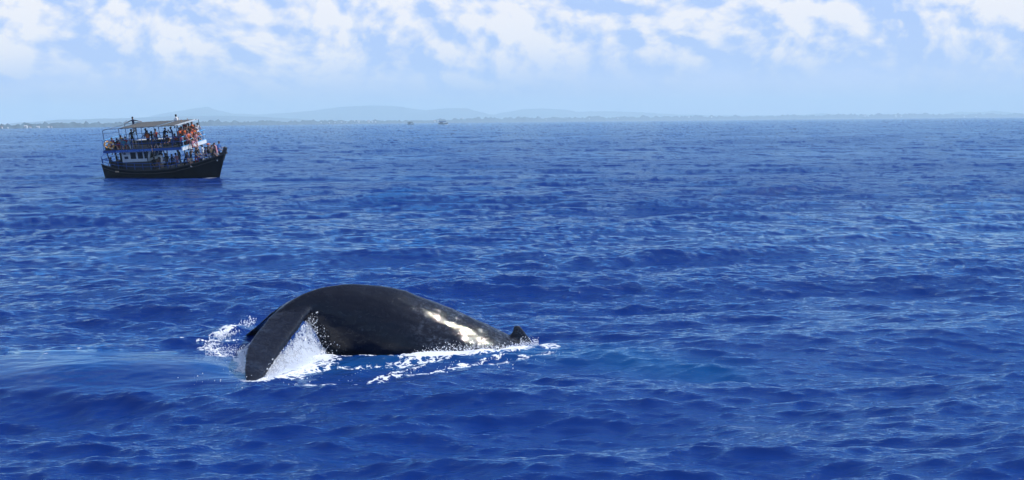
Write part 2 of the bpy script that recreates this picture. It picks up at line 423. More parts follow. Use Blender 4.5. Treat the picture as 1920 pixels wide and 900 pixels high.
hills('mountains', [(200, 234), (260, 222), (300, 213), (340, 207), (370, 202), (385, 201), (410, 206), (440, 212), (480, 214), (540, 211), (590, 206), (620, 203), (650, 199), (690, 197), (720, 198), (740, 198), (770, 203), (800, 206), (840, 202), (860, 202), (890, 207), (920, 213), (990, 224)], 18000, 1500, 'pale blue mountain range behind the coast', seed=2)
hills('far_hills', [(880, 226), (940, 211), (980, 204), (1020, 203), (1060, 205), (1085, 209), (1110, 209), (1150, 208), (1200, 210), (1260, 213), (1340, 216), (1480, 216), (1540, 212), (1600, 214), (1760, 214), (1800, 209), (1840, 209), (1860, 208), (1900, 211), (1960, 210), (2100, 212), (2350, 224)], 19000, 1300, 'faint low hills along the right half of the coast', seed=3)

# pale buildings on the shore
m_white = mat('whitewash', (.8, .79, .75), .8, .06, .5)
m_tile = mat('roof_tile', (.42, .2, .14), .8, .1, .5)
spots = [(2, 243, 5), (14, 245, 3), (48, 245.5, 6), (56, 246, 4), (71, 245, 5), (90, 244, 4), (96, 244, 3), (137, 240, 3), (141, 241, 4), (536, 231, 5), (541, 231, 3), (602, 229.5, 2), (617, 229.5, 2), (628, 229.5, 2), (640, 229, 3), (650, 229, 2), (665, 226.5, 2), (672, 228, 4), (691, 228, 4), (698, 228, 3), (704, 228.5, 3), (815, 227.5, 4), (822, 227.5, 3), (868, 222, 2), (1024, 224, 2), (1040, 224, 2), (1105, 222.5, 2), (1158, 221.5, 3), (1292, 220, 3), (1334, 219.5, 3), (1622, 217, 4), (1628, 217.5, 3), (1680, 218, 4), (1690, 218, 3), (1808, 219, 3), (1830, 219, 3)]
for i, (px, py, wd) in enumerate(spots):
    D = coast_d(px) + 4 * coast_d(px) / 3000
    s = wd / F * D; hh_ = s * random.uniform(.5, .75); dp = s * .7
    p = at(px, horizon(px), D); bm = BM()
    box(bm, -s / 2, s / 2, -dp / 2, dp / 2, -2, hh_)
    wl = obj('building', bm, m_white)
    wl.location = (p.x, p.y, max(0.4, (horizon(px) - py) / F * D + H - hh_ * .6))
    bm = BM(); hexa(bm, [(-s * .54, -dp * .56, hh_ + .02), (s * .54, -dp * .56, hh_ + .02), (s * .54, dp * .56, hh_ + .02), (-s * .54, dp * .56, hh_ + .02)], [(-s * .5, -.05, hh_ * 1.35), (s * .5, -.05, hh_ * 1.35), (s * .5, .05, hh_ * 1.35), (-s * .5, .05, hh_ * 1.35)])
    obj('roof', bm, m_tile if i % 3 == 0 else m_white, wl)
    tag(wl, 'tiny pale building on the distant wooded shore', 'building', 'pale buildings along the far shore')

# ------------------------------------------------------------------ whale
def whale():
    bm = BM(); rings = []; n = 36
    T = [  # px of the ridge, y of the ridge, distance of the spine, half width, half height above widest line, half height below
        (524, 577, 32.00, .34, .06, .06), (540, 566, 32.03, .30, .14, .15), (558, 556, 32.06, .25, .26, .27), (575, 549, 32.15, .25, .34, .38),
        (590, 543, 32.25, .29, .45, .58), (605, 539, 32.33, .34, .58, .85), (625, 535, 32.45, .43, .74, 1.15), (650, 532, 32.6, .53, .92, 1.35),
        (700, 534, 32.85, .72, 1.20, 1.45), (750, 543, 33.05, .90, 1.42, 1.5), (800, 560, 33.25, 1.04, 1.50, 1.5), (850, 580, 33.5, 1.13, 1.5, 1.5),
        (900, 602, 33.7, 1.18, 1.5, 1.5), (950, 625, 33.9, 1.2, 1.5, 1.5), (1000, 651, 34.1, 1.2, 1.5, 1.5), (1060, 690, 34.4, 1.2, 1.5, 1.5), (1140, 735, 34.8, 1.1, 1.4, 1.4)]
    xs = [q[0] for q in T]
    def spl(x, k):                                          # Catmull-Rom through the table
        i = min(max(np.searchsorted(xs, x) - 1, 0), len(xs) - 2)
        t = (x - xs[i]) / (xs[i + 1] - xs[i]); y0, y1, y2, y3 = (T[min(max(i + d, 0), len(T) - 1)][k] for d in (-1, 0, 1, 2))
        a, b = (y2 - y0) / 2, (y3 - y1) / 2; t2, t3 = t * t, t ** 3
        return (2 * t3 - 3 * t2 + 1) * y1 + (t3 - 2 * t2 + t) * a + (-2 * t3 + 3 * t2) * y2 + (t3 - t2) * b
    for px in np.concatenate([np.arange(524, 640, 6), np.arange(640, 1141, 12)]):
        py, Yc, hw, up, dn = (spl(px, k) for k in range(1, 6))
        top = at(px, py, Yc); ring = []
        for k in range(n):
            a = k / n * 2 * math.pi; ca, sa = math.cos(a), math.sin(a)
            ex = .88 if sa > 0 else 1.0
            yv = math.copysign(abs(ca) ** (1 / ex if sa > 0 else 1), ca) * hw * (1 if sa > 0 else 1 - .5 * sa * sa)
            zv = top.z - up + (sa * up if sa > 0 else sa * dn)
            ring.append((top.x, top.y + yv, zv))
        rings.append(ring)
    loft(bm, rings)
    def lobe(LE, TE, thick):
        rr = []
        m_ = 14
        for (lx, ly, lY), (tx, ty, tY), th in zip(LE, TE, thick):
            a, b = at(lx, ly, lY), at(tx, ty, tY); c = b - a
            nrm = Vector((.3, -.42, .86)).normalized(); nrm = (nrm - c.normalized() * nrm.dot(c.normalized())).normalized()
            up = [a + c * s + nrm * th * (.42 * math.sqrt(max(1 - (1 - min(s / .22, 1)) ** 2, 0)) + .13 * math.sin(math.pi * s) - .26 * max(0, s - .2)) for s in np.linspace(0, 1, m_)]
            dn = [a + c * s - nrm * th * (.42 * math.sqrt(max(1 - (1 - min(s / .22, 1)) ** 2, 0)) - .30 * max(0, s - .2)) - nrm * .012 for s in np.linspace(0, 1, m_)]
            rr.append(up + dn[::-1])
        b2 = BM(); loft(b2, rr)
        tmp = bpy.data.meshes.new('t'); b2.to_mesh(tmp); b2.free(); bm.from_mesh(tmp); bpy.data.meshes.remove(tmp)
    lobe([(604, 562, 32.3), (588, 578, 32.0), (576, 592, 31.7), (562, 612, 31.3), (548, 632, 30.9), (534, 650, 30.5), (520, 670, 30.05), (509, 688, 29.6), (495, 707, 29.1), (476, 727, 28.6)],
         [(538, 568, 32.3), (526, 577, 32.0), (514, 588, 31.7), (500, 603, 31.3), (488, 617, 30.9), (477, 632, 30.5), (467, 648, 30.05), (461, 668, 29.6), (460, 690, 29.1), (462, 718, 28.6)],
         [.16, .17, .17, .16, .15, .14, .13, .12, .11, .10])
    lobe([(592, 562, 32.2), (570, 566, 32.5), (548, 578, 33.0), (525, 594, 33.6), (500, 612, 34.1), (470, 632, 34.6), (445, 648, 35.1)],
         [(538, 567, 32.1), (523, 577, 32.4), (504, 592, 32.8), (486, 607, 33.3), (466, 625, 33.8), (447, 640, 34.4), (432, 650, 35.0)],
         [.15, .16, .15, .14, .12, .11, .09])
    # dorsal fin
    rr = []
    for s, (fx, bx, y, th) in enumerate(((934, 1004, 646, .11), (946, 998, 634, .10), (956, 990, 626, .075), (962, 981, 617, .055), (963, 973, 609, .045))):
        a, b = at(fx, y + (6 if s == 0 else 2), 33.9), at(bx, y + (14 if s == 0 else 6 if s < 3 else 1), 33.95)
        ring = []
        for k in range(12):
            ang = k / 12 * 2 * math.pi; q = a.lerp(b, .5 - .5 * math.cos(ang)); ring.append((q.x, q.y + th * math.sin(ang), q.z))
        rr.append(ring)
    b2 = BM(); loft(b2, rr); tmp = bpy.data.meshes.new('t'); b2.to_mesh(tmp); b2.free(); bm.from_mesh(tmp); bpy.data.meshes.remove(tmp)
    o = obj('whale', bm)
    md = o.modifiers.new('r', 'REMESH'); md.mode = 'VOXEL'; md.voxel_size = .026; md.use_smooth_shade = True
    sm = o.modifiers.new('s', 'SMOOTH'); sm.factor = .5; sm.iterations = 7
    dg = bpy.context.evaluated_depsgraph_get(); me = bpy.data.meshes.new_from_object(o.evaluated_get(dg)); me.name = 'whale'
    o.modifiers.clear(); o.data = me
    nv = len(me.vertices); cv = np.empty(nv * 3, np.float32); nn = np.empty(nv * 3, np.float32); me.vertices.foreach_get('co', cv); me.vertices.foreach_get('normal', nn)
    cv = cv.reshape(-1, 3); nn = nn.reshape(-1, 3)
    disp = np.array([mnoise.fractal((p[0] * 1.3, p[1] * 1.6, p[2] * 2.4), 1, 2, 3) for p in cv.tolist()], np.float32) * .020      # muscle relief
    me.vertices.foreach_set('co', (cv + nn * disp[:, None]).ravel()); me.update(); smooth(o)
    m = bpy.data.materials.new('wet_whale_skin'); m.use_nodes = True; t = NT(m.node_tree); b = t.n['Principled BSDF']
    pos = t.node('ShaderNodeTexCoord').outputs['Object']
    st = t.vec('MULTIPLY', pos, (1.2, 1.2, 2.0))
    n1 = t.noise(st, 2.2, 6, .62).outputs[0]; n2 = t.noise(st, 8.0, 7, .7, .4).outputs[0]
    sp = t.node('ShaderNodeSeparateXYZ'); t.l.new(pos, sp.inputs[0])
    blot = t.math('MULTIPLY', t.ramp(n2, .42, .68), t.ramp(n1, .38, .60))
    blot = t.math('MULTIPLY', blot, t.ramp(sp.outputs[0], -2.9, -1.2, .0, 1.0))
    vs = t.node('ShaderNodeTexVoronoi', feature='F1'); t.l.new(t.vec('MULTIPLY', pos, (1, .7, 1)), vs.inputs['Vector']); vs.inputs['Scale'].default_value = 2.3; vs.inputs['Randomness'].default_value = 1
    blot = t.math('MAXIMUM', blot, t.ramp(vs.outputs['Distance'], .08, .045, 0.0, .3))
    c = t.mix(blot, (.0036, .0054, .0135), (.09, .11, .15))
    t.l.new(c, b.inputs['Base Color'])
    t.l.new(t.ramp(n2, .3, .7, .5, .65), b.inputs['Roughness']); b.inputs['IOR'].default_value = 1.36; b.inputs['Specular IOR Level'].default_value = .06
    t.l.new(t.ramp(t.noise(st, 7.5, 8, .72).outputs[0], .42, .62, .45, .75), b.inputs['Coat Weight']); b.inputs['Coat Roughness'].default_value = .03
    # water running off in streaks: fine relief drawn out down the fluke and along the body
    d1 = Vector((-.35, -.75, -.4)).normalized()
    str_ = t.vec('MULTIPLY', pos, (7, 1.6, 5)); nzs = t.noise(str_, 2.6, 5, .6, .3).outputs[0]
    hgt = t.math('ADD', t.math('MULTIPLY', nzs, 1.0), t.math('MULTIPLY', n2, .35))
    bn = t.node('ShaderNodeBump'); bn.inputs['Strength'].default_value = .3; bn.inputs['Distance'].default_value = .015
    t.l.new(hgt, bn.inputs['Height']); t.l.new(bn.outputs[0], b.inputs['Normal']); bc = t.node('ShaderNodeBump'); bc.inputs['Strength'].default_value = .5; bc.inputs['Distance'].default_value = .016; t.l.new(hgt, bc.inputs['Height']); t.l.new(bc.outputs[0], b.inputs['Coat Normal'])
    me.materials.clear(); me.materials.append(m)
    tag(o, 'dark grey blue whale arching its back with one fluke dipping into the foam', 'whale')
    return o
whale_o = whale()

# ------------------------------------------------------------------ spray and splash
m_spray = bpy.data.materials.new('spray_water'); m_spray.use_nodes = True
t_ = NT(m_spray.node_tree); b_ = t_.n['Principled BSDF']; b_.inputs['Base Color'].default_value = (.9, .92, .96, 1); b_.inputs['Roughness'].default_value = .3
tr_ = t_.node('ShaderNodeBsdfTranslucent'); tr_.inputs[0].default_value = (.97, .98, 1.0, 1); mx_ = t_.node('ShaderNodeMixShader'); mx_.inputs[0].default_value = .7
t_.l.new(b_.outputs[0], mx_.inputs[1]); t_.l.new(tr_.outputs[0], mx_.inputs[2]); t_.l.new(mx_.outputs[0], t_.n['Material Output'].inputs[0])
def spray():
    base = BM(); bmesh.ops.create_icosphere(base, subdivisions=1, radius=1)
    bv = np.array([v.co for v in base.verts], np.float32); bf = np.array([[v.index for v in f.verts] for f in base.faces], np.int32); base.free()
    pts = []
    def add(p, r): pts.append((p.x, p.y, p.z, r))
    g = random.gauss; u = random.random
    # curtain running off the leading edge of the near fluke
    LE = [(588, 580, 32.0), (576, 594, 31.7), (562, 614, 31.3), (548, 634, 30.9), (534, 652, 30.5), (520, 672, 30.05), (506, 690, 29.6), (490, 708, 29.1)]
    def on_le(s):
        s *= len(LE) - 1; i = min(int(s), len(LE) - 2); t = s - i
        return at(*[LE[i][k] * (1 - t) + LE[i + 1][k] * t for k in range(3)])
    for _ in range(3200):
        s = u() ** .8; p = on_le(s); f = u() ** 1.1
        z = p.z * (1 - f) + .02 * f
        p = Vector((p.x + .08 + f * (.45 * (1 - s) + .25) * u() + g(0, .02), p.y + .15 + g(0, .12) + f * .35 * (1 - s), max(z, 0) + g(0, .03)))
        add(p, .003 + .014 * u() ** 3)
    # falling strands under the root
    for _ in range(46):
        x, y0, y1 = 574 + 11 * u(), 600 + 12 * u(), 625 + 22 * u()
        for k in range(14):
            q = y0 + (y1 - y0) * u(); add(at(x + g(0, .5), q, 32.0 + .1 * u()), .003 + .008 * u() ** 3)
    # churned water between fluke and body
    for _ in range(2600):
        x = 500 + 110 * u() ** .9; fy = u()
        q = on_sea(x, 690 - (x - 500) * .28 + g(0, 7)); hgt = abs(g(0, .16)) * max(.15, 1 - abs(x - 545) / 75)
        add(Vector((q.x, q.y, .03 + hgt)), .003 + .016 * u() ** 3)
    # along the flank
    for _ in range(900):
        x = 770 + 210 * u(); e = math.exp(-((x - 850) / 70) ** 2)
        q = on_sea(x, 669 - (x - 770) * .082 + g(0, 2.2)); add(Vector((q.x, q.y, .02 + abs(g(0, .03 + .06 * e)))), .003 + .013 * u() ** 3)
    # splash behind and left of the fluke
    for _ in range(900):
        s = u(); x = 390 + 85 * s; q = on_sea(x + g(0, 4), 648 - 34 * s + g(0, 3) + 6)
        add(Vector((q.x, q.y, .05 + .16 * s + abs(g(0, .06)))), .003 + .016 * u() ** 3)
    for _ in range(500):
        x = 385 + 75 * u(); q = on_sea(x, 664 + g(0, 7)); add(Vector((q.x, q.y, .04 + abs(g(0, .05)))), .003 + .012 * u() ** 3)
    for _ in range(350):
        x = 975 + 35 * u(); q = on_sea(x, 650 + g(0, 2)); add(Vector((q.x, q.y, .03 + abs(g(0, .07)))), .003 + .01 * u() ** 3)
    for _ in range(160):
        x = 330 + 720 * u(); q = on_sea(x, 716 + g(0, 9) - max(0, x - 560) * .09); add(Vector((q.x, q.y, .05 + abs(g(0, .03)))), .003 + .01 * u() ** 3)
    A_ = np.array(pts, np.float32); n = len(A_)
    V = (A_[:, None, :3] + bv[None] * A_[:, None, 3:] * np.array([1, 1, 1.25], np.float32)).reshape(-1, 3)
    Fc = (bf[None] + (np.arange(n) * len(bv))[:, None, None]).reshape(-1, 3).astype(np.int32)
    me = bpy.data.meshes.new('spray'); me.vertices.add(len(V)); me.vertices.foreach_set('co', V.ravel())
    me.loops.add(Fc.size); me.loops.foreach_set('vertex_index', Fc.ravel()); me.polygons.add(len(Fc)); me.polygons.foreach_set('loop_start', np.arange(len(Fc), dtype=np.int32) * 3)
    me.update(calc_edges=True)
    obj('spray', me, m_spray, label='white spray and droplets thrown up around the whale', kind='stuff')
spray()

def curtain(name, top, bot, label, n=60, m_=26, bulge=.06):
    bm = BM(); g = []
    for i in range(n + 1):
        s = i / n * (len(top) - 1); k = min(int(s), len(top) - 2); f = s - k
        a = Vector(top[k]).lerp(Vector(top[k + 1]), f); b = Vector(bot[k]).lerp(Vector(bot[k + 1]), f); r = []
        for j in range(m_ + 1):
            q = a.lerp(b, j / m_); w_ = mnoise.noise((i * .35, j * .12, 2.0)) * bulge
            q += Vector((w_ * .5, -abs(w_) - bulge * math.sin(math.pi * j / m_), -.12 * 4 * (j / m_) * (1 - j / m_) * (b - a).length * .3)); r.append(bm.verts.new(q))
        g.append(r)
    for i in range(n):
        for j in range(m_): bm.faces.new((g[i][j], g[i + 1][j], g[i + 1][j + 1], g[i][j + 1]))
    uvl = bm.loops.layers.uv.new('UVMap')
    loc = {v: (i / n, j / m_) for i, r in enumerate(g) for j, v in enumerate(r)}
    for f in bm.faces:
        for l in f.loops: l[uvl].uv = loc[l.vert]
    smooth(obj(name, bm, m_curtain, label=label, kind='stuff'))
m_curtain = bpy.data.materials.new('falling_water'); m_curtain.use_nodes = True
t_ = NT(m_curtain.node_tree); b_ = t_.n['Principled BSDF']; b_.inputs['Base Color'].default_value = (.80, .86, .95, 1); b_.inputs['Roughness'].default_value = .25
uv_ = t_.node('ShaderNodeUVMap').outputs[0]
nz_ = t_.noise(t_.vec('MULTIPLY', uv_, (26, 6, 1)), 1.0, 6, .7, .8).outputs[0]
sv_ = t_.node('ShaderNodeSeparateXYZ'); t_.l.new(uv_, sv_.inputs[0])
al_ = t_.ramp(t_.math('ADD', nz_, t_.math('MULTIPLY', t_.math('SUBTRACT', sv_.outputs[1], .5), .22)), .36, .52)
ed_ = t_.math('MULTIPLY', t_.ramp(sv_.outputs[0], 0, .12), t_.ramp(sv_.outputs[0], 1.0, .88))
tr_ = t_.node('ShaderNodeBsdfTranslucent'); tr_.inputs[0].default_value = (.92, .95, 1.0, 1); mx_ = t_.node('ShaderNodeMixShader'); mx_.inputs[0].default_value = .7
t_.l.new(b_.outputs[0], mx_.inputs[1]); t_.l.new(tr_.outputs[0], mx_.inputs[2])
tp_ = t_.node('ShaderNodeBsdfTransparent'); m2_ = t_.node('ShaderNodeMixShader'); t_.l.new(t_.math('MULTIPLY', t_.math('MULTIPLY', al_, ed_), .92), m2_.inputs[0])
t_.l.new(tp_.outputs[0], m2_.inputs[1]); t_.l.new(mx_.outputs[0], m2_.inputs[2]); t_.l.new(m2_.outputs[0], t_.n['Material Output'].inputs[0])
def sea_pt(px, py, up=0.0): p = on_sea(px, py); return (p.x, p.y, up)
curtain('water_curtain', [at(584, 588, 32.0), at(562, 616, 31.35), at(536, 652, 30.5), at(508, 690, 29.6), at(490, 708, 29.1)],
        [sea_pt(608, 664), sea_pt(594, 676), sea_pt(566, 688), sea_pt(530, 700), sea_pt(502, 712)], 'sheet of white water pouring off the leading edge of the fluke')
curtain('water_curtain', [at(478, 630, 31.2), at(468, 645, 30.8), at(462, 664, 30.4), at(461, 690, 30.0)],
        [sea_pt(444, 656), sea_pt(446, 668), sea_pt(452, 682), sea_pt(459, 697)], 'pale sheet of water falling behind the trailing edge of the fluke', bulge=.03)

# ------------------------------------------------------------------ tour boat
m_hull = mat('hull_paint', (.003, .004, .009), .6, .2, 1.5, spec=.12)
m_blue = mat('blue_paint', (.012, .075, .30), .5, .1, 3)
m_blue2 = mat('light_blue_paint', (.10, .42, .78), .5, .08, 3)
m_boatw = mat('white_boat_paint', (.62, .66, .70), .5, .05, 2)
m_deck = mat('deck_boards', (.022, .025, .035), .7, .15, 3)
m_dark = mat('dark_timber', (.02, .02, .026), .6, .2, 3)
m_glass = mat('cabin_glass', (.008, .009, .012), .08, .1, 1)
m_canvas = mat('grey_canvas', (.085, .085, .082), .85, .12, 4)
m_pipe = mat('steel_pipe', (.06, .09, .15), .5, .1, 5)
m_letter = mat('lettering_paint', (.10, .30, .80), .6, .04, 3)
m_sign = mat('sign_panel', (.012, .015, .06), .6, .1, 3)

base_ = on_sea(293, 333)
YAW, BROLL, BPITCH = R(-21), R(9.3), R(-2.2)
BMr = (Matrix.Translation((base_.x + 1.65 * math.sin(R(21)), base_.y + 1.65 * math.cos(R(21)), 0.05)) @ Matrix.Rotation(YAW, 4, 'Z') @ Matrix.Rotation(BPITCH, 4, 'Y') @ Matrix.Rotation(BROLL, 4, 'X'))
BMx = BMr @ Matrix.Diagonal((1.06, 1, 1, 1))
def rigid(p): return Matrix.Translation(BMx @ Vector(p)) @ BMr.to_3x3().to_4x4()
def gz(x): return float(interp(x, (-6, -5, -4, -2, 0, 2, 4.1, 5.5, 6.0), (1.68, 1.42, 1.18, 1.0, .96, 1.05, 1.45, 1.85, 2.08)))
def gb(x): return float(interp(x, (-6, -5, -4, -1, 2, 3.2, 4.2, 5.2, 5.9), (1.30, 1.55, 1.7, 1.8, 1.8, 1.66, 1.32, .72, .07)))
def fz(x): return float(interp(x, (-6, 1.2, 1.7, 6), (.45, .5, 1.0, 1.42)))
def stem(x, z): return x + .42 * max(z, -.5) * max(0, min(1, (x - 2.5) / 3.2)) - .06 * max(z, -.4) * max(0, min(1, (-4 - x) / 2))
def make_boat(detail=True):
    t = bpy.data.objects.new('tour_boat', None); C.objects.link(t)
    P_ = lambda nm, bm, m, par=None: obj(nm, bm, m, par or t)
    bm = BM(); rings = []
    for x in np.linspace(-6, 5.9, 34):
        g, b, f = gz(x), gb(x), fz(x); f = min(f, g - .12); ib = max(b - .09, .02)
        wl = b * (.86 if x < 3 else .86 - .2 * (x - 3) / 2.9)
        half = [(0, -.75), (wl * .55, -.6), (wl * .9, -.15), (wl, .12), (wl + (b - wl) * .55, g * .55), (b, g), (ib, g), (ib * .985, f)]
        ring = half + [(-y, z) for y, z in half[::-1][:-1]]
        rings.append([(stem(x, z), y, z) for y, z in ring])
    loft(bm, rings); P_('hull', bm, m_hull)
    bm = BM(); v = []
    for x in np.linspace(-5.85, 5.6, 24):
        f = min(fz(x), gz(x) - .12) + .006; ib = max(gb(x) - .11, .02); v.append((bm.verts.new((stem(x, f), -ib, f)), bm.verts.new((stem(x, f), ib, f))))
    for a, b in zip(v, v[1:]): bm.faces.new((a[0], b[0], b[1], a[1]))
    P_('deck', bm, m_deck)
    for s in (-1, 1):
        bm = BM(); tube(bm, [(stem(x, gz(x)), s * (gb(x) - .03), gz(x) + .02) for x in np.linspace(-6, 5.9, 28)], .06); P_('gunwale_cap', bm, m_dark)
        bm = BM(); tube(bm, [(stem(x, gz(x) - .3), s * (gb(x) * .985 + .01), gz(x) - .3) for x in np.linspace(-5.9, 5.6, 26)], .035, 5); P_('rubbing_strake', bm, m_dark)
    bm = BM(); hexa(bm, [(6.15, -.11, 1.55), (6.5, -.11, 1.35), (6.5, .11, 1.35), (6.15, .11, 1.55)], [(6.78, -.11, 2.72), (7.04, -.11, 2.57), (7.04, .11, 2.57), (6.78, .11, 2.72)]); P_('prow_post', bm, m_dark)
    bm = BM(); hexa(bm, [(6.2, -.14, 1.96), (6.95, -.10, 2.0), (6.95, .10, 2.0), (6.2, .14, 1.96)], [(6.2, -.14, 2.14), (6.98, -.10, 2.2), (6.98, .10, 2.2), (6.2, .14, 2.14)]); P_('bow_cap', bm, m_dark)
    # hull railing
    for s in (-1, 1):
        for hgt, nm in ((.78, 'top_rail'), (.42, 'middle_rail')):
            bm = BM(); tube(bm, [(stem(x, gz(x)), s * (gb(x) - .05), gz(x) + hgt * float(interp(x, (-6, -4, 4, 5.6), (.75, .95, .85, .5)))) for x in np.linspace(-5.9, 5.45, 26)], .03, 6); P_(nm, bm, m_blue)
        for x in np.linspace(-5.8, 5.2, 13):
            bm = BM(); X = stem(x, gz(x)); tube(bm, [(X, s * (gb(x) - .05), gz(x) - .02), (X, s * (gb(x) - .05), gz(x) + .77 * float(interp(x, (-6, -4, 4, 5.6), (.75, .95, .85, .5))))], .026, 6); P_('rail_post', bm, m_blue)
    bm = BM(); tube(bm, [(-6.0, -1.2, 1.8), (-6.05, -1.2, 2.45), (-6.0, -.9, 2.6), (-6.0, .9, 2.6), (-6.05, 1.2, 2.45), (-6.0, 1.2, 1.8)], .045, 6); P_('stern_rail', bm, m_blue)
    bm = BM(); tube(bm, [(-6.03, -1.2, 2.15), (-6.03, 1.2, 2.15)], .03, 6); P_('stern_rail', bm, m_blue)
    # wheelhouse
    cw = 1.12; z0, z1, z2 = .5, 1.78, 2.88
    bm = BM(); box(bm, -4.2, -1.25, -cw - .03, cw + .03, z0, z1); P_('cabin_base', bm, m_dark).location.x = .42
    bm = BM(); hexa(bm, [(-4.2, -cw, z1 + .004), (-1.30, -cw, z1 + .004), (-1.30, cw, z1 + .004), (-4.2, cw, z1 + .004)], [(-4.2, -cw, z2), (-.92, -cw, z2), (-.92, cw, z2), (-4.2, cw, z2)])
    cabin = P_('cabin', bm, m_boatw); cabin.location.x = .42
    def pane(pts, nrm, nm='window', m=m_glass):
        bm = BM(); nv = Vector(nrm).normalized(); hexa(bm, [Vector(p) - nv * .03 for p in pts], [Vector(p) + nv * .012 for p in pts]); bmesh.ops.recalc_face_normals(bm, faces=bm.faces[:]); return P_(nm, bm, m, cabin)
    zl, zh = 2.08, 2.74
    for s in (-1, 1):
        for xa, xb, xb2 in ((-3.22, -2.62, -2.62), (-2.42, -1.86, -1.86), (-1.70, -1.36, -1.18)):
            pts = [(xa, s * cw, zl), (xb, s * cw, zl), (xb2, s * cw, zh), (xa, s * cw, zh)]
            pane(pts, (0, s, 0))
    pane([(-3.98, -cw, 2.55), (-3.72, -cw, 2.55), (-3.72, -cw, 2.70), (-3.98, -cw, 2.70)], (0, -1, 0), 'sign_panel', m_sign)
    pane([(-3.92, -cw, 2.10), (-3.5, -cw, 2.10), (-3.5, -cw, 2.36), (-3.92, -cw, 2.36)], (0, -1, 0), 'sign_panel', m_sign)
    for ya in (-1.0, -.30, .40):
        f = lambda z: -1.30 + (z - z1) / (z2 - z1) * .38
        pane([(f(zl), ya, zl), (f(zl), ya + .6, zl), (f(zh), ya + .6, zh), (f(zh), ya, zh)], (.94, 0, -.33), 'windscreen')
    # upper deck
    ua, ub, uw, uz = -5.25, 3.6, 1.9, 3.15
    bm = BM(); box(bm, ua, ub, -uw, uw, 2.9, uz); P_('upper_deck', bm, m_blue)
    bm = BM(); box(bm, ua + .05, ub - .05, -uw + .05, uw - .05, uz + .004, uz + .02); P_('upper_deck_floor', bm, m_deck)
    bm = BM(); box(bm, ub + .004, ub + .12, -uw - .35, uw + .12, 2.86, 3.22); P_('front_fascia', bm, m_boatw)
    bm = BM(); box(bm, ub - .02, ub + .14, -uw - .36, uw + .13, 3.224, 3.26); P_('fascia_trim', bm, m_blue2)
    cu = bpy.data.curves.new('lettering', 'FONT'); cu.body = 'KEEP CALM AND LOVE THE WHALES'; cu.size = .27; cu.extrude = .008; cu.space_character = 1.06
    tmp = bpy.data.objects.new('lettering', cu); C.objects.link(tmp); dg = bpy.context.evaluated_depsgraph_get()
    me = bpy.data.meshes.new_from_object(tmp.evaluated_get(dg)); bpy.data.objects.remove(tmp)
    xs = [v.co.x for v in me.vertices]; wd = max(xs) - min(xs); k = 4.0 / wd
    for v in me.vertices: v.co = Vector((v.co.x * k, v.co.y * 1.0, v.co.z))
    me.materials.clear(); lt = P_('lettering', me, m_letter); lt.location = (-3.75, -uw - .009, 2.93); lt.rotation_euler = (R(90), 0, 0)
    # deck posts
    for s in (-1, 1):
        for x, lean in ((-4.95, .06), (-.55, -.04), (1.3, .1), (2.75, .16)):
            bm = BM(); tube(bm, [(x + lean * 2, s * (min(gb(x), 1.75) - .12), gz(x) - .2), (x, s * 1.72, 2.9)], .055, 7); P_('deck_post', bm, m_dark)
    # upper railing
    for s in (-1, 1):
        for h in (1.0, .55):
            bm = BM(); tube(bm, [(ua + .1, s * 1.84, uz + h), (ub - .1, s * 1.84, uz + h)], .025, 6); P_('upper_rail', bm, m_blue)
        for x in np.linspace(ua + .1, ub - .1, 9):
            bm = BM(); tube(bm, [(x, s * 1.84, uz), (x, s * 1.84, uz + 1.0)], .024, 6); P_('rail_post', bm, m_blue)
    for h, yo in ((1.02, .1), (.56, .14)):
        bm = BM(); tube(bm, [(ub + .06, -1.9 - yo, uz + h), (ub + .06, 1.95 + yo, uz + h)], .035, 6); P_('front_rail', bm, m_blue2)
    for y in (-1.86, -.65, .6, 1.86):
        bm = BM(); tube(bm, [(ub + .06, y, uz), (ub + .06, y, uz + 1.02)], .028, 6); P_('front_rail_post', bm, m_boatw)
    for h in (1.0, .55):
        bm = BM(); tube(bm, [(ua + .1, -1.84, uz + h), (ua + .1, 1.84, uz + h)], .03, 6); P_('stern_upper_rail', bm, m_blue2)
    # canopy frame and canvas
    cz = 5.27
    for s in (-1, 1):
        bm = BM(); tube(bm, [(-4.95, s * 1.84, cz - .12), (-4.6, s * 1.84, cz), (3.32, s * 1.84, cz)], .026, 6); P_('frame_rail', bm, m_pipe)
        bm = BM(); tube(bm, [(-4.95, s * 1.84, cz - .42), (-3.15, s * 1.84, cz - .34)], .02, 6); P_('frame_rail', bm, m_pipe)
        for x in (-4.95, -3.15, -1.2, .75, 3.3):
            bm = BM(); tube(bm, [(x, s * 1.84, uz), (x, s * 1.84, cz - (.12 if x < -4.5 else 0))], .032, 6); P_('frame_post', bm, m_pipe)
    for x in (-4.95, -3.15, -2.9, .72, 1.2, 2.95, 3.3):
        bm = BM(); tube(bm, [(x, -1.84, cz - (.12 if x < -4.5 else -.01)), (x, 1.84, cz - (.12 if x < -4.5 else -.01))], .024, 6); P_('frame_bar', bm, m_pipe if x < 1 else m_boatw)
    for xa, xb in ((-2.95, .70), (1.25, 2.92)):
        bm = BM(); nx, ny = 16, 12; top = []; 
        for i in range(nx + 1):
            for lay in (0, 1):
                pass
        def hz(i, j): return cz + .05 - .07 * math.sin(math.pi * j / ny) * abs(math.sin(i / nx * math.pi * 2)) - (.05 + .03 * math.sin(i * 1.9) if j in (0, ny) else 0)
        g0 = [[bm.verts.new((xa + (xb - xa) * i / nx, -1.95 + 3.9 * j / ny, hz(i, j))) for j in range(ny + 1)] for i in range(nx + 1)]
        g1 = [[bm.verts.new((v.co.x, v.co.y, v.co.z - .015)) for v in r] for r in g0]
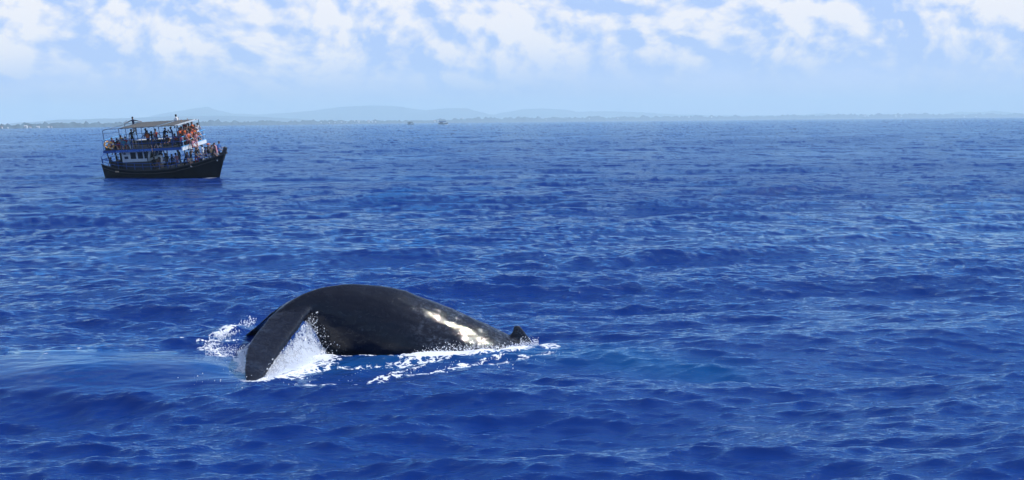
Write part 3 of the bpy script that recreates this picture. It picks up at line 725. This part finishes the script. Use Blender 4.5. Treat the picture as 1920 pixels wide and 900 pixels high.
        for i in range(nx):
            for j in range(ny):
                bm.faces.new((g0[i][j], g0[i + 1][j], g0[i + 1][j + 1], g0[i][j + 1])); bm.faces.new((g1[i][j + 1], g1[i + 1][j + 1], g1[i + 1][j], g1[i][j]))
            for j in (0, ny): bm.faces.new((g0[i][j], g1[i][j], g1[i + 1][j], g0[i + 1][j]))
        for j in range(ny):
            for i in (0, nx): bm.faces.new((g0[i][j], g0[i][j + 1], g1[i][j + 1], g1[i][j]))
        bmesh.ops.recalc_face_normals(bm, faces=bm.faces[:]); smooth(P_('canopy', bm, m_canvas))
    # benches and lockers
    bm = BM(); box(bm, -3.3, 1.6, .95, 1.55, uz + .02, uz + .42); P_('bench', bm, m_dark)
    bm = BM(); box(bm, -3.32, 1.62, .93, 1.57, uz + .424, uz + .47); P_('bench_top', bm, m_boatw)
    bm = BM(); box(bm, -5.1, -3.7, -1.6, -1.15, uz + .02, uz + .40); P_('bench', bm, m_dark)
    bm = BM(); box(bm, -5.1, -3.7, .7, 1.6, uz + .02, uz + .40); P_('bench', bm, m_dark)
    bm = BM(); box(bm, 1.0, 3.1, .2, 1.7, uz + .02, uz + .40); P_('seat_platform', bm, m_dark)
    bm = BM(); box(bm, .2, 1.5, -1.0, 1.0, .5, 1.0); P_('engine_hatch', bm, m_dark)
    bm = BM(); box(bm, -5.6, -4.9, -.5, .6, .5, 1.75); P_('stern_locker', bm, m_dark)
    bm = BM(); tube(bm, [(-4.75, .2, .5), (-4.75, .2, 2.55)], .16, 10); P_('exhaust_pipe', bm, m_dark)
    bm = BM(); hexa(bm, [(-4.35, -1.735, .93), (-3.95, -1.745, .91), (-3.95, -1.72, .91), (-4.35, -1.71, .93)], [(-4.35, -1.76, 1.06), (-3.95, -1.77, 1.04), (-3.95, -1.74, 1.04), (-4.35, -1.73, 1.06)]); P_('name_plate', bm, mat('tan_plate', (.55, .42, .28), .6, .1, 9))
    return t
boat = make_boat()
boat.matrix_world = BMx
tag(boat, 'black hulled double decked whale watching boat crowded with people', 'tour boat')
def solve_local(px, y, z):
    x = 0.0
    for _ in range(6):
        a = pix(BMx @ Vector((x, y, z)))[0]; b = pix(BMx @ Vector((x + .1, y, z)))[0]; x += (px - a) / (b - a) * .1
    return x

# life rings hanging at the stern of the upper deck
m_ring = mat('life_ring_orange', (.75, .36, .08), .5, .08, 5)
def ring(px, z, y, rz, lab):
    o = bpy.data.objects.new('life_ring', None); C.objects.link(o)
    def torus(a0, a1, r, m, nm, rad):
        bm = BM(); rr = []; n = 26
        for i in range(n + 1):
            a = a0 + (a1 - a0) * i / n; rr.append([((.30 + r * math.cos(k / 9 * 6.283)) * math.cos(a), r * math.sin(k / 9 * 6.283), (.30 + r * math.cos(k / 9 * 6.283)) * math.sin(a)) for k in range(9)])
        loft(bm, rr, True); smooth(obj(nm, bm, m, o))
    torus(0, 2 * math.pi - .001, .085, m_ring, 'ring_body', 0)
    for k in range(4): torus(k * math.pi / 2 + .3, k * math.pi / 2 + .62, .091, m_boatw, 'reflective_band', 0)
    o.matrix_world = rigid((solve_local(px, y, z), y, z)) @ Matrix.Rotation(rz, 4, 'Z')
    tag(o, lab, 'life ring', 'life rings on the stern rail')
ring(208, 3.66, -1.98, 0, 'orange life ring hanging on the stern corner rail, the one nearer the seated people')
ring(201, 3.72, -1.70, R(62), 'orange life ring at the very back corner of the upper deck')

# ------------------------------------------------------------------ people
SK = [mat('skin_brown', (.16, .075, .045), .6, .06, 9), mat('skin_tan', (.42, .22, .14), .6, .06, 9), mat('skin_pale', (.55, .33, .24), .6, .06, 9)]
CL = {k: mat('cloth_' + k, c, .85, .12, 14) for k, c in dict(black=(.012, .012, .016), navy=(.015, .02, .06), darkblue=(.02, .04, .13), grey=(.22, .22, .24), white=(.72, .72, .72), red=(.35, .03, .03), maroon=(.12, .02, .03), orange=(.62, .13, .03), pink=(.55, .24, .28), sky=(.22, .45, .62), yellow=(.62, .42, .12), brown=(.14, .08, .05), teal=(.05, .28, .36), khaki=(.33, .27, .18), blue=(.04, .14, .42)).items()}
HAIR = [mat('hair_black', (.012, .010, .010), .5, .1, 20), mat('hair_brown', (.09, .045, .025), .5, .1, 20), mat('hair_fair', (.30, .18, .08), .5, .1, 20)]
BONES = ('torso', 'uarm', 'farm', 'head', 'thigh', 'shin', 'foot')
def skeleton(lean=0, sit=False, arms=('down', 'down'), stride=.1, turn=0, crouch=0):
    J = {}; E = []
    hip = Vector((0, 0, .93 - crouch)) if not sit else Vector((0, 0, .50))
    def up(d, side=0): return hip + Vector((math.sin(lean) * d, side, math.cos(lean) * d))
    J['pelvis'] = (hip, .125, .10); J['waist'] = (up(.17), .115, .09); J['chest'] = (up(.36), .145, .105); J['collar'] = (up(.49), .10, .075)
    J['neck'] = (up(.56) + Vector((.015, 0, 0)), .052, .052); J['jaw'] = (up(.62) + Vector((.03, 0, .0)), .072, .062); J['skull'] = (up(.71) + Vector((.025, 0, .0)), .095, .076); J['crown'] = (up(.785) + Vector((.015, 0, 0)), .06, .05)
    E += [('pelvis', 'waist', 'torso'), ('waist', 'chest', 'torso'), ('chest', 'collar', 'torso'), ('collar', 'neck', 'head'), ('neck', 'jaw', 'head'), ('jaw', 'skull', 'head'), ('skull', 'crown', 'head')]
    for s, tag_, arm in ((1, 'l', arms[0]), (-1, 'r', arms[1])):
        sh = up(.465, .185 * s); J['sh' + tag_] = (sh, .056, .056)
        f = Vector((math.cos(lean), 0, -math.sin(lean))); sd = Vector((0, s, 0)); dn = Vector((-math.sin(lean) * .6, 0, -1)).normalized()
        A_ = dict(down=(dn * .29 + sd * .06, dn * .24 + f * .07 + sd * .02), rail=(dn * .22 + f * .17 + sd * .05, f * .23 - Vector((0, 0, .06))), spread=(sd * .27 + dn * .08, sd * .22 + dn * .06 + f * .06),
                  face=(f * .17 + dn * .20 + sd * .07, f * .07 - dn * .24 - sd * .12), up=(-dn * .20 + f * .12 + sd * .14, -dn * .22 + f * .06 - sd * .02), lap=(dn * .25 + f * .10 + sd * .05, f * .22 + dn * .06 - sd * .07), hold=(f * .25 + dn * .12, f * .2 + dn * .05))[arm]
        el_ = sh + A_[0]; wr = el_ + A_[1]; hd = A_[1].normalized()
        J['el' + tag_] = (el_, .043, .043); J['wr' + tag_] = (wr, .029, .026); pm = wr + hd * .07; J['palm' + tag_] = (pm, .036, .02)
        E += [('collar', 'sh' + tag_, 'torso'), ('sh' + tag_, 'el' + tag_, 'uarm'), ('el' + tag_, 'wr' + tag_, 'farm'), ('wr' + tag_, 'palm' + tag_, 'farm')]
        lat = hd.cross(f if abs(hd.dot(f)) < .8 else Vector((0, 0, 1))).normalized(); cu_ = hd.cross(lat)
        for k, (off, ln) in enumerate(((-.028, .062), (-.010, .075), (.010, .070), (.027, .052))):
            a = pm + lat * off + hd * .035; b = a + hd * ln * .55 + cu_ * .008; c = b + hd * ln * .45 + cu_ * .02
            for q, p in zip('abc', (a, b, c)): J[f'f{tag_}{k}{q}'] = (p, .0095 if q != 'c' else .008, .009)
            E += [('palm' + tag_, f'f{tag_}{k}a', 'farm'), (f'f{tag_}{k}a', f'f{tag_}{k}b', 'farm'), (f'f{tag_}{k}b', f'f{tag_}{k}c', 'farm')]
        a = wr + hd * .03 - lat * .035 + cu_ * .01; b = a + hd * .04 - lat * .022 + cu_ * .012
        J['t' + tag_ + 'a'] = (a, .012, .012); J['t' + tag_ + 'b'] = (b, .0095, .0095); E += [('wr' + tag_, 't' + tag_ + 'a', 'farm'), ('t' + tag_ + 'a', 't' + tag_ + 'b', 'farm')]
        hp = hip + Vector((0, .092 * s, -.03)); J['hip' + tag_] = (hp, .088, .088)
        if sit: kn = hp + Vector((.42, .04 * s, .0)); an = Vector((kn.x - .02, kn.y, .08)) 
        else:
            st = stride * s; kn = Vector((st * .55 + .02 + crouch * .9, .10 * s, .49 - crouch * .25)); an = Vector((st - .02, .11 * s, .075))
        J['kn' + tag_] = (kn, .058, .056); J['an' + tag_] = (an, .036, .036); J['to' + tag_] = (an + Vector((.15, .015 * s, -.042)), .038, .026); J['he' + tag_] = (an + Vector((-.045, 0, -.04)), .034, .03)
        E += [('pelvis', 'hip' + tag_, 'torso'), ('hip' + tag_, 'kn' + tag_, 'thigh'), ('kn' + tag_, 'an' + tag_, 'shin'), ('an' + tag_, 'to' + tag_, 'foot'), ('an' + tag_, 'he' + tag_, 'foot')]
    return J, E
def ellipsoid(bm, c, r, nu=10, nv=7, zmin=-1.0):
    rings = []
    for i in range(nv + 1):
        a = math.asin(max(-1, zmin)) + (math.pi / 2 - math.asin(max(-1, zmin))) * i / nv
        rings.append([bm.verts.new((c[0] + r[0] * math.cos(a) * math.cos(k / nu * 6.2832), c[1] + r[1] * math.cos(a) * math.sin(k / nu * 6.2832), c[2] + r[2] * math.sin(a))) for k in range(nu)])
    for s, t in zip(rings, rings[1:]):
        for k in range(nu): bm.faces.new((s[k], s[(k + 1) % nu], t[(k + 1) % nu], t[k]))
    bm.faces.new(rings[0][::-1])
    return bm
POSES = {}
def pose(name, **kw):
    J, E = skeleton(**kw); keys = list(J); idx = {k: i for i, k in enumerate(keys)}
    me = bpy.data.meshes.new('person'); me.from_pydata([J[k][0] for k in keys], [(idx[a], idx[b]) for a, b, _ in E], [])
    o = bpy.data.objects.new('tmp', me); C.objects.link(o)
    o.modifiers.new('skin', 'SKIN')
    for i, k in enumerate(keys):
        sv = me.skin_vertices[0].data[i]; sv.radius = (J[k][1], J[k][2]); sv.use_root = (k == 'pelvis')
    ss = o.modifiers.new('sub', 'SUBSURF'); ss.levels = 1
    dg = bpy.context.evaluated_depsgraph_get(); out = bpy.data.meshes.new_from_object(o.evaluated_get(dg)); bpy.data.objects.remove(o); out.name = 'person'
    sk = J['skull'][0]; ln = kw.get('lean', 0)
    bm = BM(); bm.from_mesh(out)
    # face: nose, brow, ears, eyes, mouth joined into the head surface
    n0 = len(bm.faces)
    ellipsoid(bm, sk + Vector((.088, 0, -.035)), (.022, .014, .024), 7, 5); n1 = len(bm.faces)
    for s in (-1, 1): ellipsoid(bm, sk + Vector((.005, .082 * s, -.03)), (.02, .012, .032), 7, 5)
    n2 = len(bm.faces)
    for s in (-1, 1): ellipsoid(bm, sk + Vector((.078, .032 * s, -.008)), (.012, .014, .009), 7, 5)
    ellipsoid(bm, sk + Vector((.080, 0, -.075)), (.012, .024, .007), 7, 5)
    bm.faces.ensure_lookup_table()
    segs = [(J[a][0], J[b][0], kd) for a, b, kd in E]
    slot = dict(head=0, farm=0, torso=1, uarm=1, thigh=2, shin=3, foot=4)
    for i, f in enumerate(bm.faces):
        f.smooth = True
        if i >= n0: f.material_index = 5 if i >= n2 else 0; continue
        c = f.calc_center_median(); best = 9
        for a, b, kd in segs:
            u = b - a; t = max(0, min(1, (c - a).dot(u) / u.length_squared)); d = (c - a - u * t).length - (.05 if kd == 'torso' else .0)
            if d < best: best = d; f.material_index = slot[kd]
    bm.to_mesh(out); bm.free()
    for _ in range(6): out.materials.append(None)
    # hair, cap, hat, life vest meshes in the same frame
    hb = BM(); ellipsoid(hb, sk + Vector((-.022, 0, .022)), (.104, .096, .098), 12, 7, -.45); hair = bpy.data.meshes.new('hair'); hb.to_mesh(hair); hb.free()
    hb = BM(); ellipsoid(hb, sk + Vector((-.022, 0, .02)), (.108, .1, .1), 12, 7, -.3); tube(hb, [sk + Vector((-.06, 0, -.02)), sk + Vector((-.09, 0, -.12)), sk + Vector((-.10, 0, -.27))], [.085, .09, .05], 9); lhair = bpy.data.meshes.new('hair'); hb.to_mesh(lhair); hb.free()
    hb = BM(); ellipsoid(hb, sk + Vector((-.008, 0, .035)), (.108, .1, .085), 12, 6, .0); tube(hb, [sk + Vector((.07, 0, .043)), sk + Vector((.17, 0, .03))], [.07, .05], 8); 
    for v in hb.verts:
        if v.co.x > sk.x + .065 and v.co.z < sk.z + .15: v.co.z = sk.z + .04 + (v.co.z - sk.z - .04) * .15
    cap = bpy.data.meshes.new('cap'); hb.to_mesh(cap); hb.free()
    hb = BM(); ellipsoid(hb, sk + Vector((-.005, 0, .04)), (.108, .1, .09), 14, 5, .0)
    a = [sk + Vector((math.cos(k / 16 * 6.283) * .23, math.sin(k / 16 * 6.283) * .22, .03)) for k in range(16)]; hexa(hb, a, [p + Vector((0, 0, .018)) for p in a]); hat = bpy.data.meshes.new('sun_hat'); hb.to_mesh(hat); hb.free()
    vb = BM(); rr = []
    for d, wx, wy in ((.08, .128, .165), (.2, .14, .175), (.36, .15, .185), (.46, .12, .16), (.50, .085, .11)):
        c = J['pelvis'][0] + Vector((math.sin(ln) * d, 0, math.cos(ln) * d)); fx = Vector((math.cos(ln), 0, -math.sin(ln)))
        rr.append([c + fx * (wx * math.copysign(abs(math.cos(k / 14 * 6.283)) ** .7, math.cos(k / 14 * 6.283))) + Vector((0, wy * math.sin(k / 14 * 6.283), 0)) for k in range(14)])
    loft(vb, rr); vest = bpy.data.meshes.new('life_vest'); vb.to_mesh(vest); vb.free()
    for q in (hair, lhair, cap, hat, vest): q.materials.append(None); q.polygons.foreach_set('use_smooth', [True] * len(q.polygons))
    POSES[name] = dict(body=out, hair=hair, long=lhair, cap=cap, hat=hat, vest=vest, top=sk.z + .10)
pose('stand'); pose('rail', lean=.28, arms=('rail', 'rail'), stride=.08); pose('face', lean=.12, arms=('face', 'face'), stride=.09)
pose('facelean', lean=.3, arms=('face', 'rail'), stride=.12); pose('spread', arms=('spread', 'spread'), stride=.02); pose('up', lean=.05, arms=('up', 'down'), stride=.22)
pose('ups', lean=.1, arms=('up', 'up'), stride=.05); pose('sit', sit=True, lean=.1, arms=('lap', 'lap')); pose('sitrail', sit=True, lean=.32, arms=('rail', 'lap')); pose('crouch', lean=.5, arms=('lap', 'rail'), crouch=.28, stride=.1)
pose('hold', lean=.18, arms=('hold', 'face'), stride=.05)
def set_mat(o, i, m): o.material_slots[i].link = 'OBJECT'; o.material_slots[i].material = m
def person(px, py, y, ps, heading, label, skin=1, shirt='navy', trousers='black', legs=None, shoe='black', head='hair', hc=0, vest=None, k=1.08, z=None):
    """head top at photo pixel (px, py) when z is None; heading in degrees relative to the boat's bow, positive to port"""
    p = POSES[ps]
    zz = 3.0
    for _ in range(8):
        x = solve_local(px, y, zz); q = pix(BMx @ Vector((x, y, zz)))[1]; q2 = pix(BMx @ Vector((x, y, zz + .1)))[1]; zz += (py - q) / (q2 - q) * .1
    o = bpy.data.objects.new('person', p['body']); C.objects.link(o)
    up_ = Matrix.Rotation(-BROLL * .6, 4, 'X')
    o.matrix_world = rigid((x, y, zz - p['top'] * k)) @ Matrix.Rotation(R(heading), 4, 'Z') @ Matrix.Scale(k, 4)
    lg = SK[skin] if legs == 'skin' else CL[legs or trousers]
    for i, m in enumerate((SK[skin], CL[shirt], CL[trousers], lg, CL[shoe], HAIR[0])): set_mat(o, i, m)
    def child(nm, me, m):
        c = bpy.data.objects.new(nm, me); C.objects.link(c); c.parent = o; set_mat(c, 0, m)
    if head == 'hair': child('hair', p['hair'], HAIR[hc])
    elif head == 'long': child('hair', p['long'], HAIR[hc])
    else:
        child('hair', p['hair'], HAIR[hc]); child('cap' if head == 'cap' else 'sun_hat', p['cap' if head == 'cap' else 'hat'], CL[hc] if isinstance(hc, str) else CL['white'])
    if vest: child('life_vest', p['vest'], CL[vest])
    return tag(o, label, 'person', 'people aboard the tour boat')
def hatc(*a, hatcol='brown', **kw):
    o = person(*a, **kw)
    for c in o.children:
        if c.name.startswith(('cap', 'sun_hat')): set_mat(c, 0, CL[hatcol])
    return o
# upper deck, stern
person(209, 258, -1.25, 'sit', -60, 'seated person with dark hair and red top beside the orange life rings', 1, 'maroon', 'red', 'skin', head='long')
person(218, 259, -1.3, 'sit', -40, 'seated person in black top second from the life rings', 1, 'black', 'brown', 'skin')
hatc(226, 252.5, -.2, 'facelean', -60, 'person in yellow sleeves and dark blue cap between the seated stern passengers', 1, 'yellow', 'darkblue', head='cap', hatcol='darkblue')
person(234, 256, -1.1, 'sit', -50, 'seated person in pink shirt with a red vest next to the pale blue child', 2, 'pink', 'maroon', vest='red', hc=1)
hatc(241, 260, -1.35, 'sit', -30, 'child in pale blue clothes behind the man in black', 2, 'sky', 'sky', 'white', head='cap', hatcol='sky', k=.82)
hatc(245, 242, -1.5, 'up', -40, 'man in black with pale cap and raised arm at the stern end of the canopy', 1, 'black', 'black', head='cap', hatcol='khaki')
person(248, 219, 1.0, 'spread', -70, 'man in navy tee standing above the canopy frame with arms spread', 1, 'navy', 'khaki')
person(330, 214.5, 1.5, 'sit', 150, 'person in white shirt sitting on top of the canopy', 0, 'white', 'black')
# upper deck under the canopy
person(276, 240, .3, 'rail', -120, 'tall dark dressed person standing at the canopy post', 0, 'darkblue', 'black')
hatc(275, 244, -1.0, 'face', -60, 'person in orange vest and dark clothing at the rail under the first canopy', 0, 'black', 'navy', vest='orange', head='cap', hatcol='black')
person(289.5, 241.5, -.9, 'hold', -30, 'person in red orange life vest with grey shirt bending under the first canopy', 1, 'grey', 'grey', vest='red')
person(287, 259, -1.45, 'sit', -70, 'seated passenger with bare knees in front of the red vest', 2, 'navy', 'black', 'skin', head='hair')
person(305.5, 239.5, -1.1, 'facelean', -10, 'person in black with hand to face between the two canopies', 1, 'black', 'navy')
person(321.5, 237.5, -1.0, 'face', -150, 'broad person in dark blue raising a camera under the second canopy', 0, 'darkblue', 'darkblue')
# crowd at the front of the upper deck
vests = [
 (333, 239, -1.0, 'rail', 'orange', 0, 'maroon', 'black', 'hair', 'passenger in orange vest next to the man in dark blue', 1),
 (338, 237, .2, 'face', 'orange', 1, 'black', 'red', 'long', 'passenger in orange vest standing in the shade of the second canopy', 0),
 (342, 238, -.9, 'facelean', 'orange', 1, 'black', 'grey', 'hair', 'sunlit passenger in orange vest below the canopy corner', 0),
 (344, 227, 1.0, 'ups', 'red', 2, 'white', 'navy', 'hair', 'person with both bare arms raised at the end of the canopy', 0),
 (348, 233, .3, 'face', None, 1, 'black', 'black', 'hair', 'person in black behind the raised arms', 0),
 (349, 245, -1.2, 'rail', 'orange', 2, 'pink', 'maroon', 'long', 'person in orange vest leaning on the near end of the front rail', 1),
 (353, 231, 1.0, 'stand', None, 0, 'black', 'navy', 'hair', 'tall man in black among the orange vests', 0),
 (355, 241, -.2, 'facelean', 'orange', 1, 'red', 'black', 'long', 'long haired passenger in orange vest in the middle of the front rail', 1),
 (359, 228.5, 1.1, 'stand', 'orange', 2, 'orange', 'brown', 'long', 'red haired passenger in orange standing highest in the crowd', 1),
 (361, 238, .4, 'rail', 'orange', 1, 'maroon', 'navy', 'hair', 'passenger in orange vest resting forearms on the front rail', 0),
 (364, 247, .2, 'rail', None, 2, 'pink', 'pink', 'hair', 'passenger in pink bending low over the front rail', 2),
 (367, 239, 1.1, 'rail', 'orange', 2, 'white', 'navy', 'cap', 'passenger in white cap and orange vest at the far end of the front rail', 0),
 (368, 230, 1.6, 'facelean', None, 1, 'white', 'navy', 'hair', 'person in white shirt at the far front corner of the upper deck', 0),
 (337, 251, -1.3, 'sit', 'red', 1, 'black', 'black', 'hair', 'seated passenger in red vest low beside the rail post', 0),
]
for px, py, y, ps, ve, sk_, sh, tr, hd, lab, hc in vests: person(px, py, y, ps, -15 if y < .8 else -35, lab, sk_, sh, tr, 'skin' if px in (338, 349, 355, 364, 342) else None, head=hd, hc=hc, vest=ve)
person(358, 259, -.5, 'sitrail', 0, 'person in pink sitting on the front edge with legs dangling', 2, 'pink', 'pink', 'skin', shoe='white', hc=2)
# main deck
person(208, 295, -.9, 'sit', -90, 'dark figure sitting low at the stern rail', 0, 'black', 'black')
hatc(217, 287, -.2, 'stand', -150, 'person in dark top with white shorts standing at the stern', 0, 'black', 'white', 'skin', head='cap', hatcol='grey', k=.95)
person(284, 294, -1.45, 'crouch', -20, 'dark figure crouching below the windscreen, the one closer to the stern', 0, 'black', 'black')
person(291, 295, -1.5, 'crouch', 10, 'dark figure crouching below the windscreen, the one closer to the bow', 0, 'brown', 'black')
person(301.5, 288, -1.2, 'sit', 20, 'boy in white shirt sitting on the main deck beside the windscreen', 0, 'white', 'white', 'skin')
person(310, 287, -1.0, 'sit', -40, 'broad dark figure seated at the middle of the main deck', 0, 'black', 'black', k=1.1)
hatc(330, 287, .2, 'sit', 160, 'seated person in dusty pink leaning against a deck post', 0, 'pink', 'black', head='cap', hatcol='black')
person(334, 278.5, .7, 'stand', -120, 'dark figure standing under the front of the upper deck', 0, 'black', 'black')
hatc(355, 277.5, -1.35, 'hold', 0, 'man in dark tee and pale cap standing at the foredeck rail', 1, 'black', 'khaki', 'skin', shoe='white', head='cap', hatcol='white')
person(365, 276, -.9, 'rail', -15, 'woman with bare shoulders in a black top at the foredeck rail', 2, 'black', 'red', hc=0)
person(378, 271.5, -.5, 'stand', 30, 'man in white shirt with dark skin on the foredeck', 0, 'white', 'white')
hatc(388, 269, -.4, 'face', -10, 'person in a wide orange brown sun hat and black top near the bow', 2, 'black', 'white', head='sun_hat', hatcol='orange')
person(393, 271.5, .1, 'rail', -10, 'person in pale top right behind the sun hat', 1, 'khaki', 'navy', hc=1)
person(400, 269.5, -.2, 'stand', 60, 'passenger with dark hair hugged by the person in pink and white', 1, 'white', 'navy', hc=0)
person(404, 267.5, -.3, 'hold', -170, 'person in pink and white with arms round a neighbour at the bow', 2, 'pink', 'white', hc=1)
person(406.5, 265, .25, 'rail', 0, 'person in blue top standing nearest the prow post', 1, 'blue', 'navy', hc=0)

# fuller benches and crowd
person(213, 263, -.4, 'sit', -80, 'dark haired person seated behind the life rings on the far bench', 1, 'black', 'maroon', hc=0)
person(222, 262, -1.35, 'sitrail', -50, 'seated person in red with bare shins between the stern passengers', 2, 'red', 'maroon', 'skin', head='long')
person(230, 259, -1.4, 'sit', -45, 'seated person in teal next to the pink shirt', 1, 'teal', 'red', 'skin')
person(283, 246, .2, 'stand', -60, 'dark figure standing deep under the first canopy', 0, 'black', 'black')
person(294, 257, -1.4, 'sit', -40, 'seated passenger in white shorts at the near rail under the canopy gap', 2, 'black', 'white', 'skin', hc=1)
person(314, 252, .8, 'sit', -90, 'passenger in brown seated on the far bench between the two men in dark clothes', 1, 'brown', 'black')
person(327, 250, .6, 'sit', -60, 'passenger in red vest seated behind the broad man in dark blue', 0, 'maroon', 'black', vest='red')
person(346, 239, -.6, 'rail', -20, 'passenger in orange vest squeezed beside the bare raised arms', 2, 'white', 'red', vest='orange', hc=1)
person(352, 247, -.7, 'facelean', -10, 'passenger in black with bare legs at the front rail', 1, 'black', 'black', 'skin')
person(357, 236, .8, 'rail', -15, 'passenger in orange vest with dark hair just under the red haired one', 0, 'navy', 'black', vest='orange')
person(363, 233, 1.3, 'face', -20, 'passenger in dark red holding a camera near the far front corner', 1, 'maroon', 'navy', hc=0)
person(271, 290, .0, 'stand', -90, 'shadowed figure standing inside behind the cabin windscreen', 0, 'black', 'black', z=None)
person(320, 289, -.9, 'sit', 0, 'dark figure seated on the main deck forward of the broad one', 0, 'navy', 'black', hc=0)
person(343, 288, -1.15, 'crouch', 15, 'passenger with bare legs crouching at the hull rail under the deck front', 2, 'black', 'black', 'skin', hc=0)
person(349, 285, -1.1, 'sit', 10, 'passenger seated at the hull rail with pale knees', 2, 'navy', 'khaki', 'skin', hc=1)
person(371, 281, -.2, 'sit', 0, 'passenger in grey seated behind the bare shouldered woman', 1, 'grey', 'navy')
person(383, 275, .3, 'sit', 0, 'passenger in navy seated behind the man in white', 0, 'navy', 'black')
person(396, 274, -.7, 'crouch', 0, 'passenger in black crouching at the bow rail below the sun hat', 1, 'black', 'black')

# ------------------------------------------------------------------ far boats
def far_boat(px, py, length, yaw, label, cols):
    p = on_sea(px, py); s = length / 13.0
    t = bpy.data.objects.new('distant_boat', None); C.objects.link(t)
    bm = BM(); rings = []
    for x in np.linspace(-6, 5.9, 12):
        g, b = gz(x) + .2, gb(x); ring_ = [(0, -.7), (b * .8, -.2), (b, g), (b - .1, g), (b - .12, .5)]; ring_ += [(-y, z) for y, z in ring_[::-1]]
        rings.append([(stem(x, z), y, z) for y, z in ring_])
    loft(bm, rings); obj('hull', bm, cols[0], t)
    bm = BM(); hexa(bm, [(-4.2, -1.2, .5), (-1.2, -1.2, .5), (-1.2, 1.2, .5), (-4.2, 1.2, .5)], [(-4.2, -1.2, 2.9), (-.8, -1.2, 2.9), (-.8, 1.2, 2.9), (-4.2, 1.2, 2.9)]); obj('cabin', bm, cols[1], t)
    bm = BM(); box(bm, -5.6, 3.2, -1.9, 1.9, 2.904, 3.2); obj('upper_deck', bm, cols[2], t)
    bm = BM(); hexa(bm, [(-4.6, -1.9, 5.1), (2.6, -1.9, 5.2), (2.6, 1.9, 5.2), (-4.6, 1.9, 5.1)], [(-4.6, -1.7, 5.3), (2.6, -1.7, 5.4), (2.6, 1.7, 5.4), (-4.6, 1.7, 5.3)]); obj('canopy', bm, m_canvas, t)
    for x in (-4.5, -1, 2.5):
        for y in (-1.8, 1.8):
            bm = BM(); tube(bm, [(x, y, 3.2), (x, y, 5.15)], .09, 6); obj('canopy_post', bm, m_pipe, t)
    for y in (-1.85, 1.85):
        bm = BM(); box(bm, -5.5, 3.1, y - .04, y + .04, 3.204, 4.1); obj('side_screen', bm, cols[2], t)
    t.location = (p.x, p.y, 0); t.rotation_euler = (0, 0, R(yaw)); t.scale = (s, s, s)
    return tag(t, label, 'boat', 'small boats near the horizon')
far_boat(770, 233.6, 17, -35, 'small dark boat on the horizon, the left one of the pair left of centre', (m_dark, m_dark, m_dark))
far_boat(831, 233.2, 23, -25, 'larger blue and dark boat on the horizon with a white bow wave', (m_dark, m_sign, m_blue))
far_boat(1489, 224.3, 13, 15, 'tiny lone boat far off on the right half of the horizon', (m_dark, m_boatw, m_dark))

# ------------------------------------------------------------------ haze
bm = BM(); box(bm, -16500, 16500, -16500, 21500, -8, 290)
mh = bpy.data.materials.new('haze'); mh.use_nodes = True; th = NT(mh.node_tree); th.n.clear()
pv = th.node('ShaderNodeVolumePrincipled'); pv.inputs['Color'].default_value = (.70, .93, 1.0, 1); pv.inputs['Density'].default_value = 1.25e-4; pv.inputs['Anisotropy'].default_value = .0
ho = th.node('ShaderNodeOutputMaterial'); th.l.new(pv.outputs[0], ho.inputs['Volume'])
obj('haze', bm, mh, kind='stuff', label='thin blue sea haze over the water')
